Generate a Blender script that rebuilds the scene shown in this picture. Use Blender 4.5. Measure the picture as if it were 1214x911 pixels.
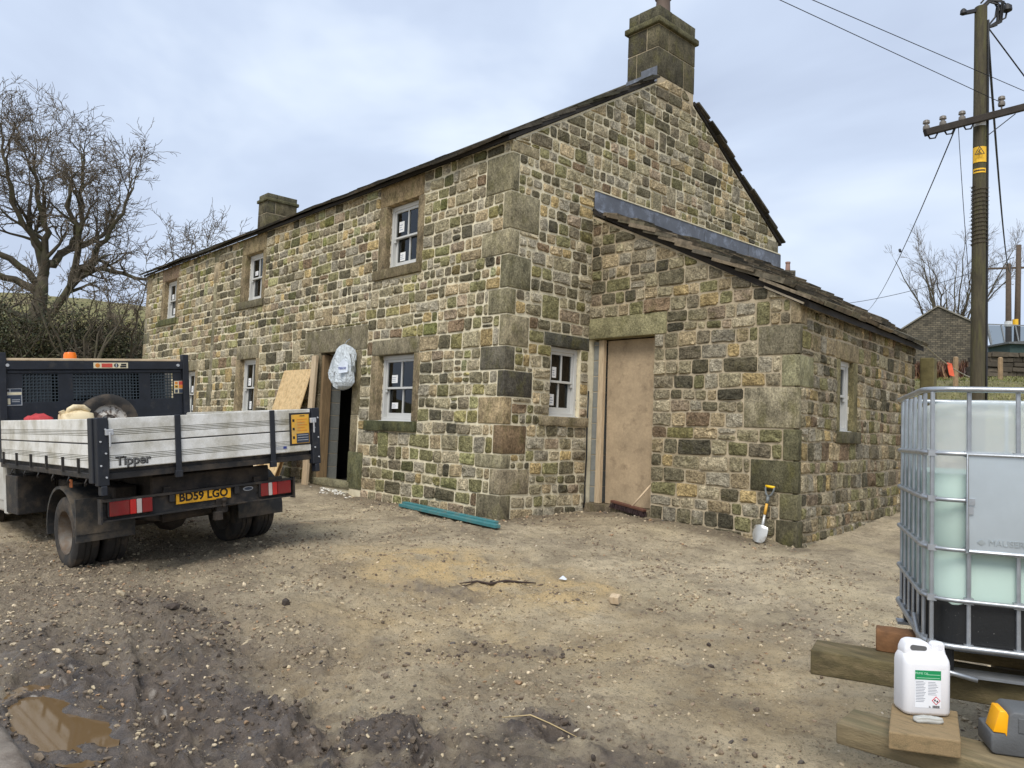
import bpy, bmesh, math, random
import numpy as np
from mathutils import Vector, Matrix
for o in list(bpy.data.objects): bpy.data.objects.remove(o, do_unlink=True)
scene = bpy.context.scene
C = scene.collection
# ---------------------------------------------------------------- camera
CAM = Vector((7.260, -6.534, 0.957)); YAW, PITCH, ROLL = -0.82713, 0.060166, 0.039252
FWD = Vector((math.sin(YAW)*math.cos(PITCH), math.cos(YAW)*math.cos(PITCH), math.sin(PITCH)))
_r = Vector((math.cos(YAW), -math.sin(YAW), 0)); _u = _r.cross(FWD)
RGT = _r*math.cos(ROLL)+_u*math.sin(ROLL); UPV = _u*math.cos(ROLL)-_r*math.sin(ROLL)
cd = bpy.data.cameras.new('camera'); cam = bpy.data.objects.new('camera', cd); C.objects.link(cam)
cam.matrix_world = Matrix(((RGT.x, UPV.x, -FWD.x, CAM.x), (RGT.y, UPV.y, -FWD.y, CAM.y), (RGT.z, UPV.z, -FWD.z, CAM.z), (0, 0, 0, 1)))
cd.sensor_width = 36; cd.lens = 899.41/1214*36; cd.clip_start = .05; cd.clip_end = 3000
scene.camera = cam
# ---------------------------------------------------------------- sky
SUN_EL, SUN_AZ = math.radians(52), math.radians(150)     # azimuth clockwise from +Y
world = bpy.data.worlds.new('World'); scene.world = world; world.use_nodes = True
nt = world.node_tree; N = nt.nodes; L = nt.links
for n in list(N): N.remove(n)
def nd(tree, t, **kw):
    n = tree.nodes.new(t)
    for k, v in kw.items(): setattr(n, k, v)
    return n
sky = nd(nt, 'ShaderNodeTexSky', sky_type='NISHITA', sun_disc=False, sun_elevation=SUN_EL, sun_rotation=SUN_AZ)
sky.air_density = 1.5; sky.dust_density = 3
tc = nd(nt, 'ShaderNodeTexCoord'); mp = nd(nt, 'ShaderNodeMapping'); mp.inputs['Scale'].default_value = (1, 1, 2.2); mp.inputs['Location'].default_value = (.35, .1, .2)
L.new(tc.outputs['Generated'], mp.inputs['Vector'])
n1 = nd(nt, 'ShaderNodeTexNoise'); n1.inputs['Scale'].default_value = 1.9; n1.inputs['Detail'].default_value = 5; n1.inputs['Roughness'].default_value = .5; n1.inputs['Distortion'].default_value = .35
L.new(mp.outputs[0], n1.inputs['Vector'])
cr = nd(nt, 'ShaderNodeValToRGB'); e = cr.color_ramp.elements
e[0].position = .34; e[0].color = (.43, .50, .645, 1); e[1].position = .68; e[1].color = (.76, .84, .94, 1)
m_ = e.new(.50); m_.color = (.53, .615, .77, 1)
L.new(n1.outputs['Fac'], cr.inputs['Fac'])
bgA = nd(nt, 'ShaderNodeBackground'); bgA.inputs['Strength'].default_value = .08; L.new(sky.outputs[0], bgA.inputs['Color'])
bgB = nd(nt, 'ShaderNodeBackground'); bgB.inputs['Strength'].default_value = .63; L.new(cr.outputs[0], bgB.inputs['Color'])
mx = nd(nt, 'ShaderNodeMixShader'); mx.inputs[0].default_value = .94
L.new(bgA.outputs[0], mx.inputs[1]); L.new(bgB.outputs[0], mx.inputs[2])
wo = nd(nt, 'ShaderNodeOutputWorld'); L.new(mx.outputs[0], wo.inputs['Surface'])
# ---------------------------------------------------------------- sun behind cloud
sd = bpy.data.lights.new('sun', 'SUN'); sd.energy = 1.5; sd.angle = math.radians(30); sd.color = (1, .955, .88)
so = bpy.data.objects.new('sun', sd); C.objects.link(so)
sdir = Vector((math.sin(SUN_AZ)*math.cos(SUN_EL), math.cos(SUN_AZ)*math.cos(SUN_EL), math.sin(SUN_EL)))
so.rotation_euler = sdir.to_track_quat('Z', 'Y').to_euler(); so.location = (0, -10, 20)
vs = scene.view_settings; vs.view_transform = 'Standard'; vs.look = 'None'; vs.exposure = 1.0; vs.gamma = 1; vs.use_curve_mapping = False
# ---------------------------------------------------------------- colour and noise helpers
def lin(r, g, b):
    f = lambda c: (c/255/12.92 if c/255 <= .04045 else ((c/255+.055)/1.055)**2.4)
    return (f(r), f(g), f(b))
def vnoise(x, y, seed=0):
    xi = np.floor(x).astype(np.int64); yi = np.floor(y).astype(np.int64); xf = x-xi; yf = y-yi
    u = xf*xf*(3-2*xf); v = yf*yf*(3-2*yf)
    def h(a, b):
        n = (a*374761393+b*668265263+seed*974711) & 0x7fffffff
        n = ((n ^ (n >> 13))*1274126177) & 0x7fffffff
        n = ((n ^ (n >> 16))*1911520717) & 0x7fffffff
        return (n & 0xffffff)/float(0xffffff)
    return (h(xi, yi)*(1-u)+h(xi+1, yi)*u)*(1-v)+(h(xi, yi+1)*(1-u)+h(xi+1, yi+1)*u)*v
def fbm(x, y, sc, oct=4, seed=0, gain=.5):
    t = 0; a = 1; s = 0
    for i in range(oct):
        t = t+a*vnoise(x*sc+13.7*i, y*sc-7.3*i, seed+i*17); s += a; a *= gain; sc *= 2.03
    return t/s
def sstep(a, b, x):
    t = np.clip((x-a)/(b-a), 0, 1); return t*t*(3-2*t)
# ---------------------------------------------------------------- materials
MATS = {}
def mat(name, col=(.5, .5, .5), rough=.8, metal=0, var=.25, scale=6, bump=.25, bscale=60, attr=None, dirt=None, dscale=3, dlo=.5, dhi=.7, spec=.5, stretch=None, coat=0, bdist=.01, detail=6, nrough=.6, speck=0, sscale=90):
    if name in MATS: return MATS[name]
    m = bpy.data.materials.new(name); m.use_nodes = True; t = m.node_tree; b = t.nodes['Principled BSDF']; K = t.links.new
    b.inputs['Roughness'].default_value = rough; b.inputs['Metallic'].default_value = metal; b.inputs['Specular IOR Level'].default_value = spec
    if coat: b.inputs['Coat Weight'].default_value = coat
    g = nd(t, 'ShaderNodeNewGeometry'); vec = g.outputs['Position']
    if stretch:
        mpn = nd(t, 'ShaderNodeMapping'); mpn.inputs['Scale'].default_value = stretch; K(vec, mpn.inputs['Vector']); vec = mpn.outputs[0]
    n1 = nd(t, 'ShaderNodeTexNoise'); n1.inputs['Scale'].default_value = scale; n1.inputs['Detail'].default_value = detail; n1.inputs['Roughness'].default_value = nrough; K(vec, n1.inputs['Vector'])
    rp = nd(t, 'ShaderNodeValToRGB'); rp.color_ramp.elements[0].position = .3; rp.color_ramp.elements[1].position = .7
    lo, hi = 1-var, 1+var
    rp.color_ramp.elements[0].color = (lo, lo, lo, 1); rp.color_ramp.elements[1].color = (hi, hi, hi, 1); K(n1.outputs['Fac'], rp.inputs['Fac'])
    mul = nd(t, 'ShaderNodeMix', data_type='RGBA', blend_type='MULTIPLY'); mul.inputs[0].default_value = 1
    if attr:
        a = nd(t, 'ShaderNodeAttribute', attribute_name=attr); K(a.outputs['Color'], mul.inputs[6])
    else: mul.inputs[6].default_value = (*col, 1)
    K(rp.outputs[0], mul.inputs[7]); out = mul.outputs[2]
    if dirt:
        n2 = nd(t, 'ShaderNodeTexNoise'); n2.inputs['Scale'].default_value = dscale; n2.inputs['Detail'].default_value = 7; n2.inputs['Roughness'].default_value = .65; K(vec, n2.inputs['Vector'])
        r2 = nd(t, 'ShaderNodeMapRange'); r2.inputs['From Min'].default_value = dlo; r2.inputs['From Max'].default_value = dhi; K(n2.outputs['Fac'], r2.inputs['Value'])
        mm = nd(t, 'ShaderNodeMix', data_type='RGBA'); K(r2.outputs[0], mm.inputs[0]); K(out, mm.inputs[6]); mm.inputs[7].default_value = (*dirt, 1); out = mm.outputs[2]
    if speck:
        n4 = nd(t, 'ShaderNodeTexNoise'); n4.inputs['Scale'].default_value = sscale; n4.inputs['Detail'].default_value = 4; n4.inputs['Roughness'].default_value = .75; K(vec, n4.inputs['Vector'])
        r4 = nd(t, 'ShaderNodeMapRange'); r4.inputs['From Min'].default_value = .32; r4.inputs['From Max'].default_value = .68; r4.inputs['To Min'].default_value = 1-speck; r4.inputs['To Max'].default_value = 1+speck; K(n4.outputs['Fac'], r4.inputs['Value'])
        m4 = nd(t, 'ShaderNodeMix', data_type='RGBA', blend_type='MULTIPLY'); m4.inputs[0].default_value = 1; K(out, m4.inputs[6]); K(r4.outputs[0], m4.inputs[7]); out = m4.outputs[2]
    K(out, b.inputs['Base Color'])
    if bump:
        n3 = nd(t, 'ShaderNodeTexNoise'); n3.inputs['Scale'].default_value = bscale; n3.inputs['Detail'].default_value = 5; n3.inputs['Roughness'].default_value = .65; K(vec, n3.inputs['Vector'])
        bp = nd(t, 'ShaderNodeBump'); bp.inputs['Strength'].default_value = bump; bp.inputs['Distance'].default_value = bdist; K(n3.outputs['Fac'], bp.inputs['Height']); K(bp.outputs[0], b.inputs['Normal'])
    MATS[name] = m; return m
# ---------------------------------------------------------------- mesh builder
PO = {}
class MB:
    def __init__(s): s.v = []; s.f = []; s.c = []; s.cur = (1, 1, 1); s.mi = []; s.m = 0
    def add(s, vs, fs):
        k = len(s.v); s.v += [tuple(p) for p in vs]; s.c += [s.cur]*len(vs)
        s.f += [tuple(i+k for i in q) for q in fs]; s.mi += [s.m]*len(fs); return s
    def box(s, a, b, j=0, rnd=random):
        x0, y0, z0 = a; x1, y1, z1 = b
        q = [(x0, y0, z0), (x1, y0, z0), (x1, y1, z0), (x0, y1, z0), (x0, y0, z1), (x1, y0, z1), (x1, y1, z1), (x0, y1, z1)]
        if j: q = [tuple(c+rnd.uniform(-j, j) for c in p) for p in q]
        return s.add(q, [(0, 3, 2, 1), (4, 5, 6, 7), (0, 1, 5, 4), (1, 2, 6, 5), (2, 3, 7, 6), (3, 0, 4, 7)])
    def obox(s, o, a, b, c):      # oriented box from corner o with edge vectors a, b, c
        o, a, b, c = map(Vector, (o, a, b, c))
        q = [o, o+a, o+a+b, o+b, o+c, o+a+c, o+a+b+c, o+b+c]
        fs = [(0, 3, 2, 1), (4, 5, 6, 7), (0, 1, 5, 4), (1, 2, 6, 5), (2, 3, 7, 6), (3, 0, 4, 7)]
        if a.cross(b).dot(c) < 0: fs = [f[::-1] for f in fs]
        return s.add(q, fs)
    def bar(s, p, q, w, h, up=(0, 0, 1)):
        p, q = Vector(p), Vector(q); d = (q-p).normalized(); up = Vector(up)
        if abs(d.dot(up)) > .98: up = Vector((1, 0, 0))
        a = d.cross(up).normalized(); b = a.cross(d)
        return s.obox(p-a*w/2-b*h/2, a*w, q-p, b*h)
    def tube(s, pts, r, n=6, cap=True, closed=False):
        pts = [Vector(p) for p in pts]; m = len(pts)
        if not hasattr(r, '__len__'): r = [r]*m
        up = None; k0 = len(s.v); vs = []
        for i, p in enumerate(pts):
            if closed: d = pts[(i+1) % m]-pts[i-1]
            else: d = pts[min(i+1, m-1)]-pts[max(i-1, 0)]
            d = d.normalized() if d.length > 1e-9 else Vector((0, 0, 1))
            if up is None: up = Vector((0, 0, 1)) if abs(d.z) < .9 else Vector((1, 0, 0))
            a = d.cross(up)
            a = a.normalized() if a.length > 1e-6 else d.orthogonal().normalized()
            b = a.cross(d).normalized(); up = b
            for t in range(n):
                g = 2*math.pi*t/n; vs.append(p+(a*math.cos(g)+b*math.sin(g))*r[i])
        fs = []
        for i in range(m if closed else m-1):
            j = (i+1) % m
            for t in range(n): fs.append((i*n+t, i*n+(t+1) % n, j*n+(t+1) % n, j*n+t))
        if cap and not closed: fs.append(tuple(range(n))[::-1]); fs.append(tuple((m-1)*n+t for t in range(n)))
        return s.add(vs, fs)
    def cyl(s, p, q, r, n=12, r2=None): return s.tube([p, q], [r, r if r2 is None else r2], n)
    def lathe(s, o, ax, prof, n=24, caps=False):    # prof: list of (along, radius)
        o, ax = Vector(o), Vector(ax).normalized(); a = ax.orthogonal().normalized(); b = ax.cross(a); vs = []
        for (h, r) in prof:
            for t in range(n):
                g = 2*math.pi*t/n; vs.append(o+ax*h+(a*math.cos(g)+b*math.sin(g))*r)
        fs = [(i*n+t, i*n+(t+1) % n, (i+1)*n+(t+1) % n, (i+1)*n+t) for i in range(len(prof)-1) for t in range(n)]
        if caps: fs.append(tuple(range(n))[::-1]); fs.append(tuple((len(prof)-1)*n+t for t in range(n)))
        return s.add(vs, fs)
    def prism(s, poly, o, a, b, ext):    # polygon in plane (a,b) at o, extruded by vector ext
        o, a, b, ext = map(Vector, (o, a, b, ext)); n = len(poly)
        lo = [o+a*u+b*w for u, w in poly]; hi = [p+ext for p in lo]
        fs = [tuple(range(n))[::-1], tuple(range(n, 2*n))]+[(i, (i+1) % n, n+(i+1) % n, n+i) for i in range(n)]
        if a.cross(b).dot(ext) < 0: fs = [f[::-1] for f in fs]
        return s.add(lo+hi, fs)
    def build(s, name, material, parent=None, origin=None, smooth=False, bevel=0, col=False, seg=1, label=None, angle=None):
        if origin is None:
            origin = Vector(PO[parent.name]) if parent is not None else Vector((0, 0, 0))
        origin = Vector(origin); me = bpy.data.meshes.new(name)
        me.from_pydata([tuple(Vector(p)-origin) for p in s.v], [], s.f)
        if isinstance(material, (list, tuple)):
            for q in material: me.materials.append(q)
            me.polygons.foreach_set('material_index', s.mi)
        else: me.materials.append(material)
        if col:
            at = me.color_attributes.new('col', 'FLOAT_COLOR', 'POINT')
            at.data.foreach_set('color', np.array([(*c, 1) for c in s.c], np.float32).ravel())
        if bevel:
            bm = bmesh.new(); bm.from_mesh(me)
            bmesh.ops.bevel(bm, geom=[e for e in bm.edges if len(e.link_faces) == 2 and e.calc_face_angle(0) > .4], offset=bevel, segments=seg, affect='EDGES', profile=.5, clamp_overlap=True)
            bm.to_mesh(me); bm.free()
        if smooth:
            me.polygons.foreach_set('use_smooth', [True]*len(me.polygons))
            if angle: me.set_sharp_from_angle(angle=math.radians(angle))
        o = bpy.data.objects.new(name, me); C.objects.link(o)
        if parent is not None:
            o.parent = parent; o.location = origin-Vector(PO[parent.name])
        else: o.location = origin
        PO[o.name] = tuple(origin)
        if label: o['label'] = label
        return o
def tag(o, label, cat, group=None):
    o['label'] = label; o['category'] = cat
    if group: o['group'] = group
    return o
def empty(name, loc, label, cat, group=None, local=False, mw=None):
    o = bpy.data.objects.new(name, None); C.objects.link(o); o.location = loc; o.empty_display_size = .2
    PO[o.name] = (0, 0, 0) if local else tuple(loc)
    if mw is not None: o.matrix_world = mw
    return tag(o, label, cat, group)
def struct(o): o['kind'] = 'structure'; return o
def stuff(o): o['kind'] = 'stuff'; return o
def text_mesh(txt, size, o, a, b, depth=.002, align='CENTER', bold=0):
    cu = bpy.data.curves.new('lettering', 'FONT'); cu.body = txt; cu.size = size; cu.align_x = align; cu.align_y = 'CENTER'; cu.extrude = depth/2; cu.offset = bold; cu.resolution_u = 3
    ob = bpy.data.objects.new('lettering', cu); C.objects.link(ob)
    dg = bpy.context.evaluated_depsgraph_get(); me = bpy.data.meshes.new_from_object(ob.evaluated_get(dg))
    o, a, b = Vector(o), Vector(a).normalized(), Vector(b).normalized(); nn = a.cross(b)
    mb = MB(); mb.add([o+a*v.co.x+b*v.co.y+nn*(v.co.z+depth/2) for v in me.vertices], [tuple(p.vertices) for p in me.polygons])
    bpy.data.objects.remove(ob); bpy.data.meshes.remove(me); return mb
def pxarea(pts):      # screen area a polygon covers, used only to choose which pieces become single parts
    q = []
    for p in pts:
        d = Vector(p)-CAM; z = d.dot(FWD)
        if z < .3: return 0
        q.append((899*d.dot(RGT)/z, 899*d.dot(UPV)/z))
    cx = sum(a for a, b in q)/len(q); cy = sum(b for a, b in q)/len(q)
    if abs(cx) > 620 or abs(cy) > 470: return 0
    return abs(sum(q[i-1][0]*q[i][1]-q[i][0]*q[i-1][1] for i in range(len(q))))/2
# ================================================================= GROUND
def ground_base(x, y):
    x = np.asarray(x, float); y = np.asarray(y, float)
    yy = np.clip(y, -12, 6)
    plane = -.29+.055*yy
    prof = np.interp(yy, [-12, -6.5, -4.6, -2.8, 0, 2, 6], [-.93, -.655, -.545, -.385, -.29, -.18, .04])
    w = sstep(3.2, 1.0, x); z = plane*(1-w)+prof*w
    z = z+np.interp(x, [-14, -4.6, -3.5, 0, 1.3, 3.2, 9], [.16, .14, .06, .055, .055, -.06, -.06])
    back = np.interp(y, [6, 9, 14, 20, 60, 120, 400], [0, .9, 2.45, 3.0, 6.2, 9, 14])*sstep(-30, -12, x)
    left = np.interp(-x, [17, 20, 46, 60, 120, 500], [0, .5, 8.0, 9.0, 12, 30])*sstep(-40, -12, y)
    return z+np.maximum(back, left)
PUD = np.array([(2.44, -5.50), (2.50, -5.43), (2.64, -5.40), (2.74, -5.48), (2.93, -5.40), (3.05, -5.34), (3.22, -5.36), (3.34, -5.33), (3.36, -5.40), (3.22, -5.44), (3.17, -5.53), (3.30, -5.55), (3.20, -5.62), (3.00, -5.66), (2.75, -5.66), (2.55, -5.63), (2.46, -5.57)])
def pud_dist(x, y):      # signed distance-ish: negative inside the puddle outline
    d = np.full(x.shape, 1e9); ins = np.zeros(x.shape, bool); n = len(PUD)
    for i in range(n):
        ax, ay = PUD[i]; bx, by = PUD[(i+1) % n]; ex, ey = bx-ax, by-ay
        t = np.clip(((x-ax)*ex+(y-ay)*ey)/(ex*ex+ey*ey), 0, 1); d = np.minimum(d, np.hypot(x-ax-t*ex, y-ay-t*ey))
        c = ((ay > y) != (by > y)) & (x < (bx-ax)*(y-ay)/(by-ay+1e-12)+ax); ins ^= c
    return np.where(ins, -d, d)
def blob(x, y, cx, cy, rx, ry, ang=0, k=.5, seed=1):
    c, s = math.cos(ang), math.sin(ang); u = ((x-cx)*c+(y-cy)*s)/rx; v = (-(x-cx)*s+(y-cy)*c)/ry
    return sstep(1+k, 1-k, np.hypot(u, v)+.75*(fbm(x, y, 2.6, 4, seed)-.5))
def ground_masks(x, y):
    mud = np.maximum.reduce([blob(x, y, 3.05, -5.4, 1.15, .62, -.1, .45, 3), blob(x, y, 3.55, -4.72, .65, .26, .1, .4, 5), blob(x, y, 4.05, -4.35, .34, .2, .3, .4, 6),
        blob(x, y, 4.55, -3.72, .26, .17, .3, .5, 8)*.9, blob(x, y, 2.2, -2.55, .5, .16, .4, .6, 9)*.55, blob(x, y, 1.6, -4.5, .7, .28, .1, .5, 11)*.6, blob(x, y, 3.5, -3.0, .5, .16, .7, .6, 15)*.5,
        blob(x, y, 4.4, -5.6, 1.2, .7, 0, .5, 13)*.8, .8*blob(x, y, 5.0, -4.3, .45, .2, .3, .5, 17), .85*blob(x, y, 3.1, -5.15, 1.8, .85, .05, .5, 19), .4*blob(x, y, 4.5, -4.4, 1.3, .6, .5, .6, 20)])
    near = np.hypot(x-7.26, y+6.53); mud = np.maximum(mud, .85*sstep(4.4, 3.1, near+1.5*(fbm(x, y, 1.1, 4, 27, .6)-.5))*sstep(6.6, 4.6, x)+.0*x)
    mud = np.maximum(mud, .42*sstep(.55, .72, fbm(x, y, .9, 4, 28, .6))*sstep(6, 4.8, near))
    mud = np.clip(mud, 0, 1)
    sand = np.maximum.reduce([blob(x, y, 1.9, -2.1, 1.35, .75, .3, .6, 21), 1.0*blob(x, y, 2.75, -1.45, .34, .18, .2, .6, 22), .45*blob(x, y, 3.2, -3.1, 1.4, .8, .6, .6, 23), .35*blob(x, y, 4.6, -2.3, 1.5, .9, 0, .6, 24), .4*blob(x, y, 2.9, -4.1, .5, .3, 0, .6, 25)])
    grav = np.clip(np.maximum.reduce([blob(x, y, -.2, -5.0, 2.6, 1.0, 0, .5, 31), .8*blob(x, y, 1.9, -4.3, 1.3, .5, .2, .5, 32), .4*blob(x, y, 3.6, -3.6, 1.2, .7, .6, .5, 33), .7*blob(x, y, -2, -3.8, 3, 1.2, 0, .5, 34)]), 0, 1)
    grass = np.clip(sstep(8, 10, y+1.2*(fbm(x, y, .5, 3, 41)-.5))+sstep(-16.5, -18, x), 0, 1)
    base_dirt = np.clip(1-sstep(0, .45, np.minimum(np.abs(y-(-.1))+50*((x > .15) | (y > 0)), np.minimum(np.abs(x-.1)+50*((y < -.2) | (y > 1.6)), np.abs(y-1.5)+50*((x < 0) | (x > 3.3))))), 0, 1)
    return mud, sand, grav, grass, base_dirt
def ground_fine(x, y):
    mud, sand, grav, grass, bd = ground_masks(x, y); far = 1-sstep(9, 14, np.hypot(x-5, y+3))
    z = ground_base(x, y)
    d = (fbm(x, y, 1.1, 4, 51)-.5)*.07+(fbm(x, y, 6, 4, 52, .6)-.5)*.05*(.5+sstep(.4, .62, fbm(x, y, .8, 3, 66)))
    d = d+(fbm(x, y, 16, 4, 53, .72)-.5)*(.042+.045*grav)
    r = np.abs(fbm(x, y, 6, 4, 54)-.5)*2; r2 = fbm(x*.75+y*.35, (y-x*.25)*2.0, 8, 4, 55)
    d = d+mud*((.5-r)*.06+(r2-.5)*.13+(fbm(x, y, 22, 4, 56, .7)-.5)*.06)
    d = d+.08*blob(x, y, 3.55, -4.72, .6, .2, .1, .6, 5)*fbm(x, y, 9, 3, 57)+.07*blob(x, y, 4.05, -4.35, .3, .16, .3, .6, 6)*fbm(x, y, 11, 3, 58)+.05*blob(x, y, 1.6, -4.5, .7, .2, .1, .6, 11)*fbm(x, y, 10, 3, 59)
    d = d-.05*blob(x, y, 4.62, -3.68, .14, .07, .3, .6, 8)+.05*blob(x, y, 4.42, -3.62, .22, .08, .4, .6, 18)*fbm(x, y, 16, 3, 60)
    for k, yy in enumerate((-4.55, -2.85, -4.2, -3.2)):   # shallow wheel ruts behind the truck
        w = np.exp(-((y-yy-.12*np.sin(x*.7+k))/.11)**2)*sstep(-1, 1.2, x)*sstep(4.5, 3.2, x)
        d = d-w*(.035+.012*np.sin(x*42+k))
    for ax, ay, bx, by in ((4.9, -5.75, 1.0, -4.55), (5.3, -5.0, 3.0, -3.35), (4.75, -5.2, 2.2, -3.55), (3.9, -6.0, .6, -5.0)):   # tyre tracks with tread
        ex, ey = bx-ax, by-ay; Ln = math.hypot(ex, ey); ex, ey = ex/Ln, ey/Ln; t_ = (x-ax)*ex+(y-ay)*ey; s_ = -(x-ax)*ey+(y-ay)*ex+.10*np.sin(t_*1.3+ax)
        w = sstep(.125, .085, np.abs(s_))*sstep(0, .4, t_)*sstep(Ln, Ln-.6, t_)*(.5+.5*mud)*sstep(.28, .5, fbm(x, y, 1.6, 3, 67))
        d = d-w*.042+w*.02*np.sin(t_*60+np.abs(s_)*28)+sstep(.05, 0, np.abs(np.abs(s_)-.135))*.03*w.max()*(.35+.65*mud)*sstep(0, .4, t_)*sstep(Ln, Ln-.6, t_)
    d = d+bd*(fbm(x, y, 5, 3, 61)*.05)
    z = z+d*far+(1-far)*(fbm(x, y, .35, 3, 62)-.5)*.35*sstep(8, 30, np.hypot(x-5, y+3))
    pd = pud_dist(x, y)+(fbm(x, y, 14, 3, 63)-.5)*.07
    lvl = -.600
    t = sstep(.12, -.02, pd); z = z*(1-t)+t*np.minimum(z, lvl-.004-.012*sstep(0, -.06, pd)); 
    rim = np.exp(-((pd-.05)/.04)**2)*far; z = z+rim*.02*fbm(x, y, 17, 3, 64)+sstep(0, .05, pd)*sstep(.35, .05, pd)*np.maximum(0, lvl+.008-z)
    return z
def axis(segs):
    out = []
    for a, b, st in segs: out += list(np.arange(a, b-1e-6, st))
    return out
gx = axis([(-8, -2.4, .07), (-2.4, 1.2, .04), (1.2, 6.6, .021), (6.6, 10, .09)])
gy = axis([(-9, -6.1, .09), (-6.1, -2.2, .021), (-2.2, .2, .035), (.2, 2.2, .05), (2.2, 8, .12)])
def grow(v, st, lim, k=1.16):
    lo = []; a = v[0]; s = st
    while a > -lim: s *= k; a -= s; lo.append(a)
    hi = []; a = v[-1]; s = st
    while a < lim: s *= k; a += s; hi.append(a)
    return np.array(lo[::-1]+v+hi)
gx = grow(gx, .1, 700); gy = grow(gy, .1, 700)
X, Y = np.meshgrid(gx, gy); Z = ground_fine(X, Y)
nx, ny = len(gx), len(gy)
me = bpy.data.meshes.new('ground')
idx = np.arange(nx*ny).reshape(ny, nx)
quads = np.stack([idx[:-1, :-1], idx[:-1, 1:], idx[1:, 1:], idx[1:, :-1]], -1).reshape(-1, 4)
me.vertices.add(nx*ny); me.vertices.foreach_set('co', np.stack([X, Y, Z], -1).astype(np.float32).ravel())
me.loops.add(quads.size); me.loops.foreach_set('vertex_index', quads.ravel().astype(np.int32))
me.polygons.add(len(quads)); me.polygons.foreach_set('loop_start', np.arange(0, quads.size, 4, dtype=np.int32))
me.polygons.foreach_set('use_smooth', np.ones(len(quads), bool)); me.update(); me.validate()
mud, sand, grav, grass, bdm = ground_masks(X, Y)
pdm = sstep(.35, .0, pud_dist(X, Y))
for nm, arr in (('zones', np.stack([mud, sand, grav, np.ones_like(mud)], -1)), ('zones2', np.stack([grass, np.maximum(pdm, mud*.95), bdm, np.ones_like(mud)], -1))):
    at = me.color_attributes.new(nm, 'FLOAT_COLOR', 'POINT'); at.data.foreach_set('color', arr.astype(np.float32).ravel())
def ground_mat():
    m = bpy.data.materials.new('muddy_ground'); m.use_nodes = True; t = m.node_tree; b = t.nodes['Principled BSDF']; K = t.links.new
    pos = nd(t, 'ShaderNodeNewGeometry').outputs['Position']
    def noise(sc, det=6, ro=.6, dist=0):
        n = nd(t, 'ShaderNodeTexNoise'); n.inputs['Scale'].default_value = sc; n.inputs['Detail'].default_value = det; n.inputs['Roughness'].default_value = ro; n.inputs['Distortion'].default_value = dist; K(pos, n.inputs['Vector']); return n.outputs['Fac']
    def rng(v, a, c, lo=0, hi=1):
        n = nd(t, 'ShaderNodeMapRange'); n.inputs['From Min'].default_value = a; n.inputs['From Max'].default_value = c; n.inputs['To Min'].default_value = lo; n.inputs['To Max'].default_value = hi; K(v, n.inputs['Value']); return n.outputs[0]
    def mix(f, a, c, mode='MIX'):
        n = nd(t, 'ShaderNodeMix', data_type='RGBA', blend_type=mode)
        for s_, v in ((0, f), (6, a), (7, c)):
            if isinstance(v, tuple): n.inputs[s_].default_value = (*v, 1)
            elif isinstance(v, (int, float)): n.inputs[s_].default_value = v
            else: K(v, n.inputs[s_])
        return n.outputs[2]
    def mth(op, a, c):
        n = nd(t, 'ShaderNodeMath', operation=op)
        for i, v in enumerate((a, c)):
            if isinstance(v, (int, float)): n.inputs[i].default_value = v
            else: K(v, n.inputs[i])
        return n.outputs[0]
    za = nd(t, 'ShaderNodeAttribute', attribute_name='zones'); zb = nd(t, 'ShaderNodeAttribute', attribute_name='zones2')
    s1 = nd(t, 'ShaderNodeSeparateColor'); K(za.outputs['Color'], s1.inputs[0]); s2 = nd(t, 'ShaderNodeSeparateColor'); K(zb.outputs['Color'], s2.inputs[0])
    mud_, sand_, grav_ = s1.outputs[0], s1.outputs[1], s1.outputs[2]; gr_, wet_, bd_ = s2.outputs[0], s2.outputs[1], s2.outputs[2]
    earth = mix(rng(noise(1.7, 7, .62), .35, .65), lin(158, 143, 118), lin(224, 206, 172))
    earth = mix(rng(noise(9, 6, .7), .52, .68, 0, .75), earth, lin(130, 114, 92))
    earth = mix(rng(noise(4.3, 6, .7, .3), .54, .66, 0, .5), earth, lin(140, 127, 110))
    earth = mix(rng(noise(.9, 4, .5), .5, .66, 0, .45), earth, lin(132, 119, 102))
    earth = mix(rng(noise(1.25, 5, .6), .52, .66, 0, .5), earth, lin(222, 204, 166))
    earth = mix(mth('MULTIPLY', sand_, rng(noise(3.5, 5, .6), .3, .58)), earth, lin(216, 187, 136))
    earth = mix(mth('MULTIPLY', grav_, .7), earth, mix(rng(noise(30, 4, .7), .4, .6), lin(102, 90, 78), lin(150, 134, 114)))
    earth = mix(rng(noise(55, 4, .8), .55, .66, 0, .75), earth, lin(88, 76, 60))
    earth = mix(rng(noise(105, 2, .7), .63, .69, 0, .7), earth, lin(205, 192, 165))
    earth = mix(rng(noise(16, 7, .8), .56, .64, 0, .6), earth, lin(98, 86, 70))
    earth = mix(rng(noise(21, 7, .8, .4), .60, .66, 0, .55), earth, lin(206, 190, 160))
    md = mix(rng(noise(6, 7, .7), .35, .65), lin(74, 65, 57), lin(134, 120, 106))
    mf = rng(mth('ADD', mud_, mth('MULTIPLY', mth('SUBTRACT', noise(8, 5, .7), .5), .9)), .25, .85)
    col = mix(mf, earth, md)
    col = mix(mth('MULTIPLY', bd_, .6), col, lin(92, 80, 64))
    gcol = mix(rng(noise(2.5, 7, .7), .35, .65), lin(96, 96, 58), lin(142, 134, 88))
    gcol = mix(rng(noise(.25, 4, .6), .45, .6, 0, .6), gcol, lin(122, 110, 78))
    col = mix(gr_, col, gcol)
    K(col, b.inputs['Base Color'])
    wetn = mth('MULTIPLY', wet_, rng(noise(5, 4, .6), .35, .6))
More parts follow.
